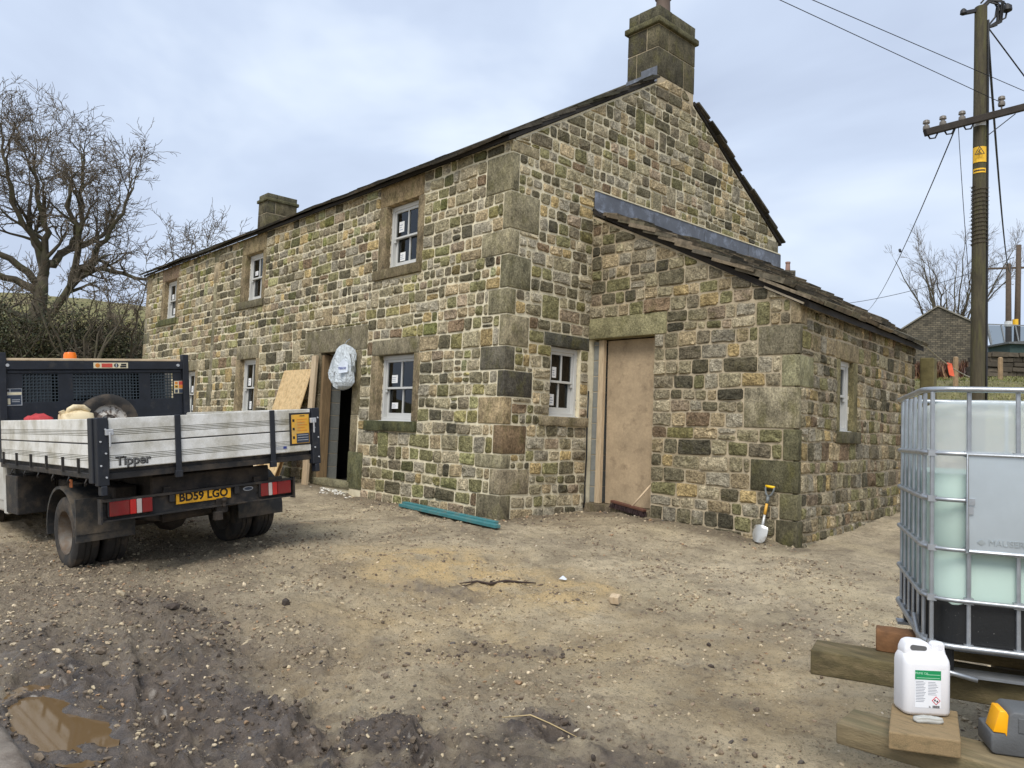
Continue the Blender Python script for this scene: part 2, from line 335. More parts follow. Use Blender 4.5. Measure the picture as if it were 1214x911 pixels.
    K(rng(mth('ADD', wetn, mth('MULTIPLY', mf, .25)), 0, 1, .88, .22), b.inputs['Roughness']); b.inputs['Specular IOR Level'].default_value = .4
    K(mth('MULTIPLY', wetn, .55), b.inputs['Coat Weight']); b.inputs['Coat Roughness'].default_value = .24
    h = mth('ADD', mth('MULTIPLY', noise(24, 8, .78), 1.3), mth('MULTIPLY', noise(110, 4, .75), .6))
    bp = nd(t, 'ShaderNodeBump'); bp.inputs['Strength'].default_value = .9; bp.inputs['Distance'].default_value = .04; K(h, bp.inputs['Height']); K(bp.outputs[0], b.inputs['Normal'])
    return m
me.materials.append(ground_mat()); MATS['ground'] = me.materials[0]
gobj = bpy.data.objects.new('ground', me); C.objects.link(gobj); struct(gobj)
def gz(x, y): return float(ground_fine(np.array([[float(x)]]), np.array([[float(y)]]))[0, 0])
# puddle
wm = bpy.data.materials.new('muddy_water'); wm.use_nodes = True; b = wm.node_tree.nodes['Principled BSDF']
b.inputs['Base Color'].default_value = (*lin(104, 84, 58), 1); b.inputs['Roughness'].default_value = .04; b.inputs['IOR'].default_value = 1.33
mb = MB(); cx, cy = 2.85, -5.51; n = 28; ring = [(cx+.66*math.cos(-6.2832*i/n), cy+.23*math.sin(-6.2832*i/n), -.600) for i in range(n)]
mb.add([(cx, cy, -.600)]+ring, [(0, 1+(i+1) % n, 1+i) for i in range(n)]); struct(mb.build('puddle', wm))
# mud-coated concrete kerb at the puddle's edge
km = mat('muddy_concrete', lin(128, 118, 106), rough=.6, var=.22, scale=9, bump=.5, bscale=45, dirt=lin(92, 80, 68), dscale=5, dlo=.45, dhi=.62)
mb = MB(); a = Vector((2.1, -5.80, 0)); bb = Vector((3.52, -5.735, 0)); d = (bb-a).normalized(); pn = Vector((d.y, -d.x, 0)); rows = []; rk = random.Random(4)
prof = [(-.02, -.76), (-.012, -.565), (.02, -.545), (.10, -.535), (.19, -.545), (.30, -.60), (.33, -.78)]
for i in range(15):
    t = i/14; base = a.lerp(bb, t); rows.append([base+pn*(u+rk.uniform(-.008, .008))+Vector((0, 0, w+rk.uniform(-.008, .008)-.02*(t > .93))) for u, w in prof])
vs_ = [p for r in rows for p in r]; m_ = len(prof)
mb.add(vs_, [(i*m_+j, i*m_+j+1, (i+1)*m_+j+1, (i+1)*m_+j) for i in range(14) for j in range(m_-1)]+[tuple(range(m_))[::-1], tuple(14*m_+j for j in range(m_))])
struct(mb.build('kerb', km, smooth=True))
# gravel, clods and chips pressed into the ground
ico = bmesh.new(); bmesh.ops.create_icosphere(ico, subdivisions=1, radius=1); ICV = np.array([v.co[:] for v in ico.verts]); ICF = np.array([[v.index for v in f.verts] for f in ico.faces]); ico.free()
def pebbles(name, n, sizef, colf, accept, region, material, seed, flat=.55):
    rg = np.random.RandomState(seed); px = rg.uniform(region[0], region[1], n*9); py = rg.uniform(region[2], region[3], n*9)
    p = accept(px, py); keep = rg.rand(n*9) < p; px, py = px[keep][:n], py[keep][:n]; k = len(px)
    pz = ground_fine(px[None], py[None])[0]; s = sizef(rg, px, py)
    sc = np.stack([s*rg.uniform(.7, 1.35, k), s*rg.uniform(.6, 1.0, k), s*rg.uniform(.35, .8, k)*flat/.55], -1)
    ang = rg.uniform(0, 6.28, k); ca, sa = np.cos(ang), np.sin(ang)
    V = ICV[None]*sc[:, None]*(1+rg.uniform(-.28, .28, (k, len(ICV), 1)))
    tl = rg.uniform(-.35, .35, (k, 1)); V[:, :, 2] += V[:, :, 0]*tl
    W = np.stack([V[:, :, 0]*ca[:, None]-V[:, :, 1]*sa[:, None]+px[:, None], V[:, :, 0]*sa[:, None]+V[:, :, 1]*ca[:, None]+py[:, None], V[:, :, 2]+pz[:, None]+sc[:, 2:3]*.25], -1)
    F = (ICF[None]+(np.arange(k)*len(ICV))[:, None, None]).reshape(-1, 3); me = bpy.data.meshes.new(name)
    me.from_pydata(W.reshape(-1, 3).tolist(), [], F.tolist()); at = me.color_attributes.new('col', 'FLOAT_COLOR', 'POINT')
    c = np.repeat(colf(rg, k), len(ICV), 0); at.data.foreach_set('color', np.concatenate([c, np.ones((len(c), 1))], 1).astype(np.float32).ravel()); me.materials.append(material)
    o = bpy.data.objects.new(name, me); C.objects.link(o); return stuff(o)
peb = mat('pebble', rough=.8, var=.3, scale=40, bump=.3, bscale=90, attr='col')
def pal(cols, w, jit=.15):
    cols = np.array([lin(*c) for c in cols]); w = np.array(w, float)/sum(w)
    return lambda rg, k: cols[rg.choice(len(cols), k, p=w)]*rg.uniform(1-jit, 1+jit, (k, 1))
stone_pal = pal([(168, 153, 126), (132, 115, 95), (194, 177, 148), (108, 95, 80), (155, 126, 96), (204, 192, 170), (86, 79, 72)], [5, 5.5, 2.2, 5, 2, .35, 1.5])
def acc(px, py):
    mud, sand, grav, grass, bd = ground_masks(px[None], py[None])
    inside = ((px < .05) & (py > -.05)) | ((py > 1.55) & (px < 3.25)) | (pud_dist(px, py) < .03)
    return np.where(inside, 0, np.clip(.10+.8*grav[0]+.25*bd[0]+.2*mud[0]+.5*(fbm(px, py, 1.3, 3, 71)-.45), .03, 1))
tag(pebbles('gravel', 17000, lambda rg, x, y: .0035+.012*rg.rand(len(x))**3, stone_pal, acc, (-3, 6.6, -6, .2), peb, 81), 'loose gravel and stone chips pressed into the muddy yard', 'gravel')
tag(pebbles('rubble_chips', 420, lambda rg, x, y: .012+.02*rg.rand(len(x))**2, stone_pal, acc, (-3, 6.6, -6, 1.5), peb, 82), 'larger stone chips lying about the muddy yard', 'stones')
clod_m = mat('mud_clod', lin(72, 61, 52), rough=.75, var=.3, scale=20, bump=.6, bscale=60, attr='col')
mudpal = pal([(88, 76, 64), (72, 62, 52), (104, 91, 76), (124, 109, 90)], [3, 2.5, 2.5, 1.5])
def accm(px, py):
    hp = blob(px, py, 3.55, -4.72, .6, .22, .1, .5, 5)+blob(px, py, 4.05, -4.35, .32, .18, .3, .5, 6)+.9*blob(px, py, 1.6, -4.5, .75, .2, .1, .5, 11)+.7*blob(px, py, 4.45, -3.66, .22, .12, .3, .5, 8)+.25*ground_masks(px[None], py[None])[0][0]+.3*blob(px, py, 3.5, -3.05, .6, .16, .7, .6, 15)
    return np.where(pud_dist(px, py) < .03, 0, np.clip(hp+.01, 0, 1))
tag(pebbles('mud_clods', 2200, lambda rg, x, y: .005+.017*rg.rand(len(x))**3.5, mudpal, accm, (.6, 5.4, -5.9, -2.6), clod_m, 83, .7), 'small dark clods of churned mud', 'mud')

crumb_m = mat('soil_crumb', rough=.9, var=.25, scale=30, bump=.4, bscale=70, attr='col')
crumbpal = pal([(164, 148, 122), (146, 130, 106), (184, 168, 138), (124, 109, 90), (108, 94, 78)], [4, 4, 3, 3, 2])
def accc(px, py):
    mud, sand, grav, grass, bd = ground_masks(px[None], py[None]); inside = ((px < .05) & (py > -.05)) | ((py > 1.55) & (px < 3.25)) | (pud_dist(px, py) < .03)
    return np.where(inside, 0, np.clip(2.6*(fbm(px, py, 2.2, 4, 73, .6)-.42), .02, 1)*(1-.6*np.clip(mud[0], 0, 1)))
tag(pebbles('soil_crumbs', 14000, lambda rg, x, y: .004+.015*rg.rand(len(x))**3, crumbpal, accc, (-2.5, 6.6, -6, 1.4), crumb_m, 84, .6), 'loose crumbs of dry pale soil strewn over the yard', 'soil')
# ================================================================= STONE HOUSE
YD, XC, YR, XL = 1.621, 3.166, 6.985, -14.74
SK = Vector((-.0920, .9958, 0)).normalized()            # lean-to side wall runs slightly askew
EAVE, PIT = 4.775, .600; RIDGE_Y = YR/2
house = empty('stone_house', (-2, 1, -.25), 'long two-storey coursed sandstone farmhouse with stone slate roof and lean-to', 'house')
Fr = dict(front=(Vector((0, 0, 0)), Vector((1, 0, 0)), Vector((0, -1, 0))), gable=(Vector((0, 0, 0)), Vector((0, 1, 0)), Vector((1, 0, 0))),
          lean=(Vector((0, YD, 0)), Vector((1, 0, 0)), Vector((0, -1, 0))), side=(Vector((XC, YD, 0)), SK, Vector((SK.y, -SK.x, 0))))
ZV = Vector((0, 0, 1))
def W3(w, u, z, n): O, a, nn = Fr[w]; return O+a*u+ZV*z+nn*n
smat = mat('rubble_sandstone', rough=.92, var=.42, scale=12, bump=1.0, bscale=24, attr='col', dirt=lin(96, 92, 54), dscale=5.5, dlo=.55, dhi=.85, spec=.2, bdist=.045, speck=.62, sscale=42)
dmat = mat('dressed_sandstone', rough=.9, var=.5, scale=4.5, bump=.9, bscale=45, attr='col', dirt=lin(104, 100, 62), dscale=4, dlo=.5, dhi=.8, spec=.2, bdist=.02, speck=.42, sscale=36, stretch=(1.3, 1.3, .85))
mort = mat('lime_mortar', lin(222, 212, 184), rough=.95, var=.16, scale=7, bump=.6, bscale=70, spec=.2, dirt=lin(192, 180, 152), dscale=2.2, dlo=.5, dhi=.7)
mort2 = mat('old_mortar', lin(184, 170, 144), rough=.95, var=.18, scale=7, bump=.6, bscale=70, spec=.2, dirt=lin(150, 136, 110), dscale=2.2, dlo=.45, dhi=.7)
PAL = [((138, 129, 102), 5), ((116, 112, 76), 4), ((154, 137, 106), 4.5), ((98, 92, 72), 4), ((142, 125, 104), 1.6), ((160, 138, 92), 1.4), ((140, 133, 116), 5), ((150, 139, 114), 4.5), ((114, 105, 86), 3), ((120, 113, 70), 1.2), ((80, 76, 62), 1.8), ((118, 98, 76), 1.0)]
def pick(rn, dark=1.0):
    c = rn.choices([p for p, w in PAL], [w for p, w in PAL])[0]; k = rn.uniform(.74, 1.28)*dark*1.34; l = lin(*c); g = sum(l)/3; return tuple((v*.78+g*1.03*w_*.22)*k for v, w_ in zip(l, (1.16, 1.02, .74)))
DPAL = [(130, 124, 98), (116, 112, 86), (146, 130, 102), (104, 100, 82), (126, 120, 102), (136, 120, 92)]
def clip(poly, f):
    out = []
    for i in range(len(poly)):
        p, q = poly[i-1], poly[i]; a, b = f(p), f(q)
        if (a >= 0) != (b >= 0): t = a/(a-b); out.append((p[0]+(q[0]-p[0])*t, p[1]+(q[1]-p[1])*t))
        if b >= 0: out.append(q)
    return out
def parea(p): return abs(sum(p[i-1][0]*p[i][1]-p[i][0]*p[i-1][1] for i in range(len(p))))/2
def shrink(poly, d):
    n = len(poly); out = []
    for i in range(n):
        p0, p1, p2 = [Vector((*poly[(i+k) % n], 0)) for k in (-1, 0, 1)]
        e1 = (p1-p0); e2 = (p2-p1)
        if e1.length < 1e-5 or e2.length < 1e-5: out.append(tuple(p1[:2])); continue
        e1.normalize(); e2.normalize(); m = Vector((-e1.y-e2.y, e1.x+e2.x, 0)); L_ = m.length
        if L_ < 1e-4: out.append(tuple(p1[:2])); continue
        m /= L_; c = max(.45, m.dot(Vector((-e1.y, e1.x, 0)))); q = p1+m*(d/c); out.append((q.x, q.y))
    return out
def make_lines(keys, h, seed):
    rn = random.Random(seed); out = [keys[0]]
    for a, b in zip(keys, keys[1:]):
        n = max(1, round((b-a)/h)); ws_ = [rn.uniform(.82, 1.18) for _ in range(n)]; s_ = sum(ws_); z = a
        for q in ws_: z += (b-a)*q/s_; out.append(z)
    return out
def course_layout(w, u0, u1, zl, obs, clips, seed, wm=1.0):
    rn = random.Random(seed); out = []
    wob = lambda u, k: .011*math.sin(u*1.9+k*2.3+seed)+.008*math.sin(u*5.3+k*1.1)
    obs = list(obs)
    for _ in range(int((u1-u0)*(zl[-1]-zl[0])*.35)):
        k = rn.randrange(len(zl)-2); wd = rn.uniform(.18, .36); u = rn.uniform(u0+.1, u1-.5); za, zb = zl[k], zl[k+2]
        if zb-za > .42 or any(o[0] < u+wd+.12 and o[1] > u-.12 and o[2] < zb and o[3] > za for o in obs): continue
        poly = [(u, za), (u+wd, za), (u+wd, zb), (u, zb)]
        if any(min(c(p) for p in poly) < .03 for c in clips): continue
        obs.append((u, u+wd, za, zb)); out.append(poly)
    for k in range(len(zl)-1):
        z = zl[k]; h = zl[k+1]-z
        cuts = sorted({u0, u1, *[c for o in obs for c in (o[0], o[1]) if u0 < c < u1 and o[2] < z+h and o[3] > z]})
        spans = []
        for a, b in zip(cuts, cuts[1:]):
            m = (a+b)/2; free = [(z, z+h)]
            for o in obs:
                if o[0] <= m <= o[1]:
                    nf = []
                    for f0, f1 in free:
                        if o[3] <= f0 or o[2] >= f1: nf.append((f0, f1)); continue
                        if o[2]-f0 > .045: nf.append((f0, o[2]))
                        if f1-o[3] > .045: nf.append((o[3], f1))
                    free = nf
            for fz in free:
                if spans and abs(spans[-1][1]-a) < 1e-6 and spans[-1][2:] == fz: spans[-1] = (spans[-1][0], b, *fz)
                else: spans.append((a, b, *fz))
        for a, b, f0, f1 in spans:
            u = a; hh = f1-f0
            while u < b-1e-6:
                wd = rn.uniform(.15, .36) if hh < .085 else max(.11, min(.5, hh*rn.choice([.85, .95, 1.05, 1.2, 1.35, 1.5, 1.75, 2.1])*rn.uniform(.9, 1.12)*wm))
                if b-u-wd < .08: wd = b-u
                if wd > .56: wd = (b-u)/2
                full = abs(hh-h) < 1e-6
                def P(uu, zz, kk): return (uu, zz+(wob(uu, kk) if full and kk > 0 and a+.02 < uu < b-.02 else 0))
                parts = [(f0, f1)]
                if hh > .15 and wd < .34 and rn.random() < .035: m = f0+hh*rn.uniform(.4, .6); parts = [(f0, m), (m, f1)]
                for q0, q1 in parts:
                    jl, jr = rn.uniform(-.008, .008), rn.uniform(-.008, .008)
                    poly = [P(u+(jl if u > a else 0), q0, k if q0 == f0 else 0), P(u+wd+(jr if u+wd < b-.01 else 0), q0, k if q0 == f0 else 0), P(u+wd-(jr if u+wd < b-.01 else 0), q1, k+1 if q1 == f1 else 0), P(u-(jl if u > a else 0), q1, k+1 if q1 == f1 else 0)]
                    for c in clips: poly = clip(poly, c) if poly else poly
                    if len(poly) >= 3 and parea(poly) > .0035: out.append(poly)
                u += wd
    return out
def stone_mesh(mb, w, poly, rn, joint=.011, proud=.021):
    p = shrink(poly, joint*rn.uniform(.7, 1.25)); n = len(p); ring = []
    if parea(p) < .0015: return False
    for i in range(n):
        a, b, c = Vector((*p[i-1], 0)), Vector((*p[i], 0)), Vector((*p[(i+1) % n], 0))
        r1 = min(rn.uniform(.008, .028), (a-b).length*.32); r2 = min(rn.uniform(.008, .028), (c-b).length*.32)
        ring.append(b+(a-b).normalized()*r1); ring.append(b+(c-b).normalized()*r2)
        if (c-b).length > .2: m = (b+c)/2; ring.append(m+Vector((rn.uniform(-.004, .004), rn.uniform(-.006, .006), 0)))
    cen = sum(ring, Vector())/len(ring); m = len(ring); ins = rn.uniform(.007, .02); pr_ = proud*rn.uniform(.55, 1.4)
    inner = []
    for q in ring:
        d = cen-q; L_ = d.length; inner.append(q+d/L_*min(ins*1.0, L_*.35))
    tu, tz = rn.uniform(-.05, .05), rn.uniform(-.06, .06)
    vs = [W3(w, q.x, q.y, -.02) for q in ring]+[W3(w, q.x, q.y, pr_*.35) for q in ring]
    vs += [W3(w, q.x, q.y, pr_*rn.uniform(.45, 1.3)+(q.x-cen.x)*tu+(q.y-cen.y)*tz) for q in inner]+[W3(w, cen.x+rn.uniform(-.03, .03), cen.y+rn.uniform(-.02, .02), pr_*rn.uniform(.7, 1.6))]
    fs = [(i, (i+1) % m, m+(i+1) % m, m+i) for i in range(m)]+[(m+i, m+(i+1) % m, 2*m+(i+1) % m, 2*m+i) for i in range(m)]+[(2*m+i, 2*m+(i+1) % m, 3*m) for i in range(m)]
    mb.add(vs, fs); return True
def soften(c, k=.35): g = (c[0]*1.06+c[1]*1.0+c[2]*.94)/3; return (c[0]*(1-k)+g*1.16*k, c[1]*(1-k)+g*1.02*k, c[2]*(1-k)+g*.76*k)
def dressed(name, lo, hi, parent, seed, bev=.008, dark=1.0, colr=None, o3=None):
    rn = random.Random(seed); mb = MB(); c = soften(lin(*(colr or rn.choice(DPAL)))); k = rn.uniform(.88, 1.12)*dark*1.3; mb.cur = tuple(v*k for v in c)
    if o3: mb.obox(*o3)
    else: mb.box(lo, hi, .0025, rn)
    ce = sum((Vector(v) for v in mb.v), Vector())/8
    return mb.build(name, dmat, parent, origin=ce, bevel=bev, col=True, seg=2, smooth=True, angle=50)
# ---- window and door surrounds per wall: openings (u0,u1,z0,z1)
front_w = [(-2.94, -2.08, 3.41, 4.43), (-8.28, -7.45, 3.41, 4.41), (-13.29, -12.42, 3.43, 4.43), (-2.98, -2.02, 1.02, 2.045), (-8.28, -7.51, 1.02, 2.20), (-11.50, -10.78, .95, 2.05)]
front_d = (-4.85, -3.72, -.02, 2.17)
front_obs = []; surrounds = []
for i, (a, b, z0, z1) in enumerate(front_w):
    up = z0 > 2; jw = .2
    lt = EAVE-.005 if up else z1+(.27 if i == 4 else .24)
    surrounds += [('lintel', a-.19, b+.13, z1, lt, .012, i), ('jamb', a-jw, a, z0, z1, .008, i), ('jamb', b, b+.16, z0, z1, .008, i), ('sill', a-.28, b+.15, z0-.16, z0, .05, i)]
    front_obs += [(a-.19, b+.13, z1, lt), (a-jw, b+.16, z0, z1), (a-.28, b+.15, z0-.16, z0)]
a, b, z0, z1 = front_d
surrounds += [('lintel', -5.44, -3.33, 2.17, 2.57, .012, 9)]; front_obs += [(-5.44, -3.33, 2.17, 2.57), (a-.3, b+.42, -.3, .48)]
surrounds += [('jamb', b, b+.24, 1.1, 2.17, .01, 20), ('jamb', b, b+.2, .5, 1.1, .012, 21), ('jamb', b-.02, b+.42, -.1, .5, .014, 22), ('jamb', a-.26, a, 1.45, 2.17, .01, 23), ('jamb', a-.36, a, .95, 1.45, .012, 24), ('jamb', a-.24, a, .5, .95, .01, 25), ('jamb', a-.34, a, -.1, .5, .012, 26), ('threshold', a-.1, b+.05, -.12, .0, .03, 27)]
front_obs += [(b, b+.24, .48, 2.17), (a-.26, a, 1.45, 2.17), (a-.36, a, .95, 1.45), (a-.24, a, .48, .95), (a-.1, b+.05, -.2, .5), (a, b, -.02, 2.17)]
# quoins at the near corner: (z0, z1, length on front, length on gable)
FLINES = make_lines([-.42, .86, 1.02, 2.045, 2.285, 3.25, 3.41, 4.43, EAVE-.005], .172, 4)
zq = [-.32, .055, .377, .722, 1.047, 1.362, 1.752, 2.134, 2.478, 2.833, 3.243, 3.673, 4.059, 4.525, EAVE-.01]
zq = [zq[0]]+[min(FLINES, key=lambda q: abs(q-z)) for z in zq[1:-1]]+[zq[-1]]
quo = []
ql = [(.44, .18), (.2, .5), (.5, .15), (.16, .42), (.48, .14), (.12, .5), (.48, .16), (.12, .40), (.36, .14), (.14, .40), (.54, .16), (.13, .52), (.50, .12), (.04, .48)]
QC = [(102, 95, 74), (136, 124, 100), (126, 120, 94), (122, 98, 70), (158, 136, 98), (74, 71, 64), (90, 86, 74), (130, 121, 95), (124, 118, 90), (114, 110, 84), (134, 126, 98), (120, 113, 88), (118, 112, 86), (142, 130, 100)]
for k, (lf, lg) in enumerate(ql): quo.append((zq[k]+.008, zq[k+1]-.008, lf, lg))
front_obs += [(-q[2]-.008, 1, q[0], q[1]) for q in quo]; gable_obs = [(-1, q[3]+.008, q[0], q[1]) for q in quo]
# old straight joint and far corner
rq = random.Random(5); z = -.3
while z < EAVE-.1:
    h = min(rq.uniform(.3, .62), EAVE-.01-z); wq = rq.choice([.16, .2, .3]); surrounds.append(('quoin', -9.86-wq*.5, -9.86+wq*.5, z+.005, z+h-.005, .012, 40+int(z*10))); front_obs.append((-9.86-wq*.5, -9.86+wq*.5, z, z+h)); z += h
z = -.3; k = 0
while z < EAVE-.1:
    h = min(rq.uniform(.3, .42), EAVE-.01-z); wq = .46 if k % 2 else .2; surrounds.append(('quoin', XL, XL+wq, z+.005, z+h-.005, .012, 80+k)); front_obs.append((XL, XL+wq, z, z+h)); z += h; k += 1
gw = (.848, 1.446, 1.165, 2.13)
gable_obs += [(.705, 2, 2.13, 2.31), (.648, 2, 1.03, 1.165), (gw[0], gw[1], 1.16, 2.13), (YD-.005, 9, -1, 4.2)]
zr = 0
rear_q = []
z = 4.2; k = 0
while z < EAVE: h = min(.33, EAVE-z); wq = .4 if k % 2 else .22; rear_q.append((YR-wq, YR, z+.005, z+h-.005)); gable_obs.append((YR-wq, YR+1, z, z+h)); z += h; k += 1
# lean-to
LR0, LRS = 4.10, .487
lean_d = (0, 1.155, 0, 2.296)
lean_obs = [(-1, 1.155, -.2, 2.296), (-1, 1.344, 2.296, 2.589)]
lq = [(-.36, .06, .24, .16), (.06, .36, .2, .12), (.36, .73, .57, .08), (.73, 1.09, .17, .09), (1.09, 1.57, .67, .06), (1.57, 1.94, .2, .42), (1.94, 2.29, .5, .07), (2.29, 2.55, .1, .2)]
LQC = [(78, 74, 54), (104, 100, 72), (78, 76, 54), (96, 94, 66), (134, 126, 102), (134, 132, 98), (108, 102, 82), (148, 130, 98)]
lean_obs += [(XC-q[2]-.008, 9, q[0], q[1]) for q in lq]
sw = (1.33, 1.82, 1.10, 2.01); SL = 4.72
side_obs = [(-1, q[3]+.008, q[0], q[1]) for q in lq]+[(sw[0]-.13, sw[1]+.16, sw[2], sw[3]), (sw[0]-.15, sw[1]+.2, sw[3], sw[3]+.22), (sw[0]-.14, sw[1]+.2, sw[2]-.15, sw[2])]
SZ = 2.52
# ---- wall bodies (mortar) with openings
def wall_core(w, u0, u1, z0, z1, holes, th, material, clips=None):
    us = sorted({u0, u1, *[h[0] for h in holes], *[h[1] for h in holes]}); zs = sorted({z0, z1, *[h[2] for h in holes], *[h[3] for h in holes]}); us = [u for u in us if u0 <= u <= u1]; zs = [z for z in zs if z0 <= z <= z1]
    mb = MB(); O, a, nn = Fr[w]
    for ua, ub in zip(us, us[1:]):
        run = None
        for za, zb in zip(zs, zs[1:]):
            m = ((ua+ub)/2, (za+zb)/2)
            solid = not any(h[0] < m[0] < h[1] and h[2] < m[1] < h[3] for h in holes)
            if solid: run = (run[0], zb) if run else (za, zb)
            if (not solid or zb == zs[-1]) and run:
                poly = [(ua, run[0]), (ub, run[0]), (ub, run[1]), (ua, run[1])]
                for c in (clips or []): poly = clip(poly, c)
                if len(poly) > 2: mb.prism(poly, O-nn*th, a, ZV, nn*th)
                run = None
    return mb.build('wall', material, house)
e_ = .004
wf = wall_core('front', XL+.002, 0, -.8, EAVE, [(a-e_, b+e_, z0-.1, z1+e_) for a, b, z0, z1 in front_w]+[(front_d[0]-e_, front_d[1]+e_, -.1, front_d[3]+e_)], .42, mort)
rakes = [lambda p: EAVE+PIT*p[0]-p[1], lambda p: EAVE+PIT*(YR-p[0])-p[1]]
wg = wall_core('gable', .5, YR-.5, -.8, 7.0, [(gw[0]-e_, gw[1]+e_, gw[2]-.1, gw[3]+e_)], .5, mort, rakes)
mbx = MB(); mbx.prism([(.498, -.8), (.498, EAVE), (.498, EAVE+PIT*.498), (.05, EAVE+PIT*.05), (.05, EAVE-.02)], (-.5, 0, 0), (0, 1, 0), (0, 0, 1), (.498, 0, 0))
mbx.box((XL+.002, YR-.5, -.8), (-.002, YR-.002, EAVE)); mbx.prism([(YR-.05, EAVE-.01), (YR-.05, EAVE+.03), (YR-.5, EAVE+PIT*.5), (YR-.5, EAVE-.01)], (-.5, 0, 0), (0, 1, 0), (0, 0, 1), (.499, 0, 0))
mbx.prism([(.5, -.8), (YR-.5, -.8), (YR-.5, EAVE+.3), (RIDGE_Y, 6.82), (.5, EAVE+.3)], (XL+.002, 0, 0), (0, 1, 0), (0, 0, 1), (.5, 0, 0)); mbx.build('wall', mort, house)
wl = wall_core('lean', .001, XC-.05, -.7, 4.2, [(-1, lean_d[1]+e_, -.06, lean_d[3]+e_)], .42, mort2, [lambda p: LR0-LRS*p[0]-p[1]])
ws = wall_core('side', .045, SL, -.7, SZ+.03, [(sw[0]-e_, sw[1]+e_, sw[2]-.1, sw[3]+e_)], .42, mort2)
mbx = MB(); pe = W3('side', SL, 0, 0); mbx.prism([(0, -.6), (pe.x-.05, -.6), (pe.x-.05, SZ-.05), (0, 4.0)], (.002, pe.y-.42, 0), (1, 0, 0), (0, 0, 1), (0, .4, 0)); mbx.build('wall', mort2, house)
# ---- rubble stones
jobs = []
for (w, par, args, kw) in [('front', wf, (XL, 0, FLINES, front_obs, [], 11), {}), ('gable', wg, (0, YR, make_lines([-.42, 1.03, 1.165, 2.13, 2.31, 4.2, 6.715], .17, 6), gable_obs, [lambda p: EAVE+PIT*p[0]-p[1]-.02, lambda p: EAVE+PIT*(YR-p[0])-p[1]-.02], 23), {}),
        ('lean', wl, (.012, XC, make_lines([-.5, .06, .36, .73, 1.09, 1.57, 1.94, 2.296, 2.589, 4.1], .172, 7), lean_obs, [lambda p: LR0-LRS*p[0]-p[1]-.02], 37), dict(wm=1.08)), ('side', ws, (0, SL, make_lines([-.5, .06, .36, .73, .95, 1.10, 1.57, 2.01, 2.23, SZ-.01], .155, 8), side_obs, [], 41), dict(wm=.82))]:
    for poly in course_layout(w, *args, **kw): jobs.append((w, par, poly, pxarea([W3(w, u, z, 0) for u, z in poly])))
order = sorted(range(len(jobs)), key=lambda i: -jobs[i][3]); single = set(order[:300]); rest = MB(); rn = random.Random(77)
for i, (w, par, poly, ar) in enumerate(jobs):
    mb = MB() if i in single else rest; mb.cur = pick(rn, .86 if w in ('lean', 'side') else 1.0)
    if w == 'front' and rn.random() < .1: mb.cur = tuple(np.array(mb.cur)*np.array((.86, .95, .7)))
    ok = stone_mesh(mb, w, poly, rn, joint=.0142 if w in ('front', 'gable') else .0115)
    if i in single and ok:
        ce = sum((Vector(v) for v in mb.v), Vector())/len(mb.v); mb.build('stone', smat, par, origin=ce, col=True, smooth=True, angle=24)
stuff(rest.build('rubble_stones', smat, house, col=True, smooth=True, angle=24))
# ---- dressed stones
TAN = {0: (140, 118, 82), 1: (140, 122, 86), 2: (128, 104, 84)}
for (nm, a, b, z0, z1, pr_, i) in surrounds:
    colr = None
    if nm == 'lintel': colr = TAN.get(i, (118, 110, 88))
    if nm == 'sill': colr = {0: (104, 92, 66), 3: (66, 70, 44), 2: (78, 82, 48)}.get(i, (100, 94, 74))
    if nm == 'jamb': colr = (124, 108, 80) if i < 20 else {22: (90, 92, 62)}.get(i, (112, 102, 78))
    dep_ = .17 if nm in ('jamb', 'lintel', 'sill', 'threshold') else .05
    if nm == 'jamb' and i >= 20: dep_ = .215 if b < -4.8 else .3
    dressed(nm, (a+(.0 if nm != 'jamb' else .0), -pr_, z0+.002), (b, dep_, z1-.002 if nm != 'jamb' else z1-.004), wf, 1000+i*7+int(a*13), colr=colr)
for k, (z0, z1, lf, lg) in enumerate(quo): dressed('quoin', (-lf, -.014, z0), (.014, lg, z1), wg, 300+k, colr=QC[k], bev=.012)
for k, (a, b, z0, z1) in enumerate(rear_q): dressed('quoin', (-.05, a, z0), (.012, b+.005, z1), wg, 340+k)
dressed('lintel', (-.17, .705, 2.13), (.014, YD-.004, 2.306), wg, 351, colr=(70, 70, 62)); dressed('sill', (-.17, .648, 1.034), (.045, YD-.004, 1.163), wg, 352, colr=(124, 112, 88))
for k, (z0, z1, lf, ls) in enumerate(lq):
    s0 = W3('side', 0, 0, 0); pl = [(XC-lf, YD-.014), (XC+.014, YD-.014)]+[tuple(W3('side', ls, 0, .014)[:2])]+[tuple(W3('side', ls, 0, -.1)[:2]), (XC-lf, YD+.08)]
    mb = MB(); c = soften(lin(*LQC[k])); mb.cur = tuple(v*1.25 for v in c); mb.prism(pl, (0, 0, z0+.006), (1, 0, 0), (0, 1, 0), (0, 0, z1-z0-.012)); ce = sum((Vector(v) for v in mb.v), Vector())/len(mb.v); mb.build('quoin', dmat, wl, origin=ce, bevel=.011, col=True, seg=2, smooth=True, angle=50)
dressed('lintel', (.003, YD-.016, 2.296), (1.344, YD+.17, 2.586), wl, 361, colr=(124, 120, 84))
def sblock(nm, u0, u1, z0, z1, pr_, seed, colr): O = W3('side', u0, z0, -.17); dressed(nm, None, None, ws, seed, colr=colr, o3=(O, SK*(u1-u0), ZV*(z1-z0), Fr['side'][2]*(pr_+.17)))
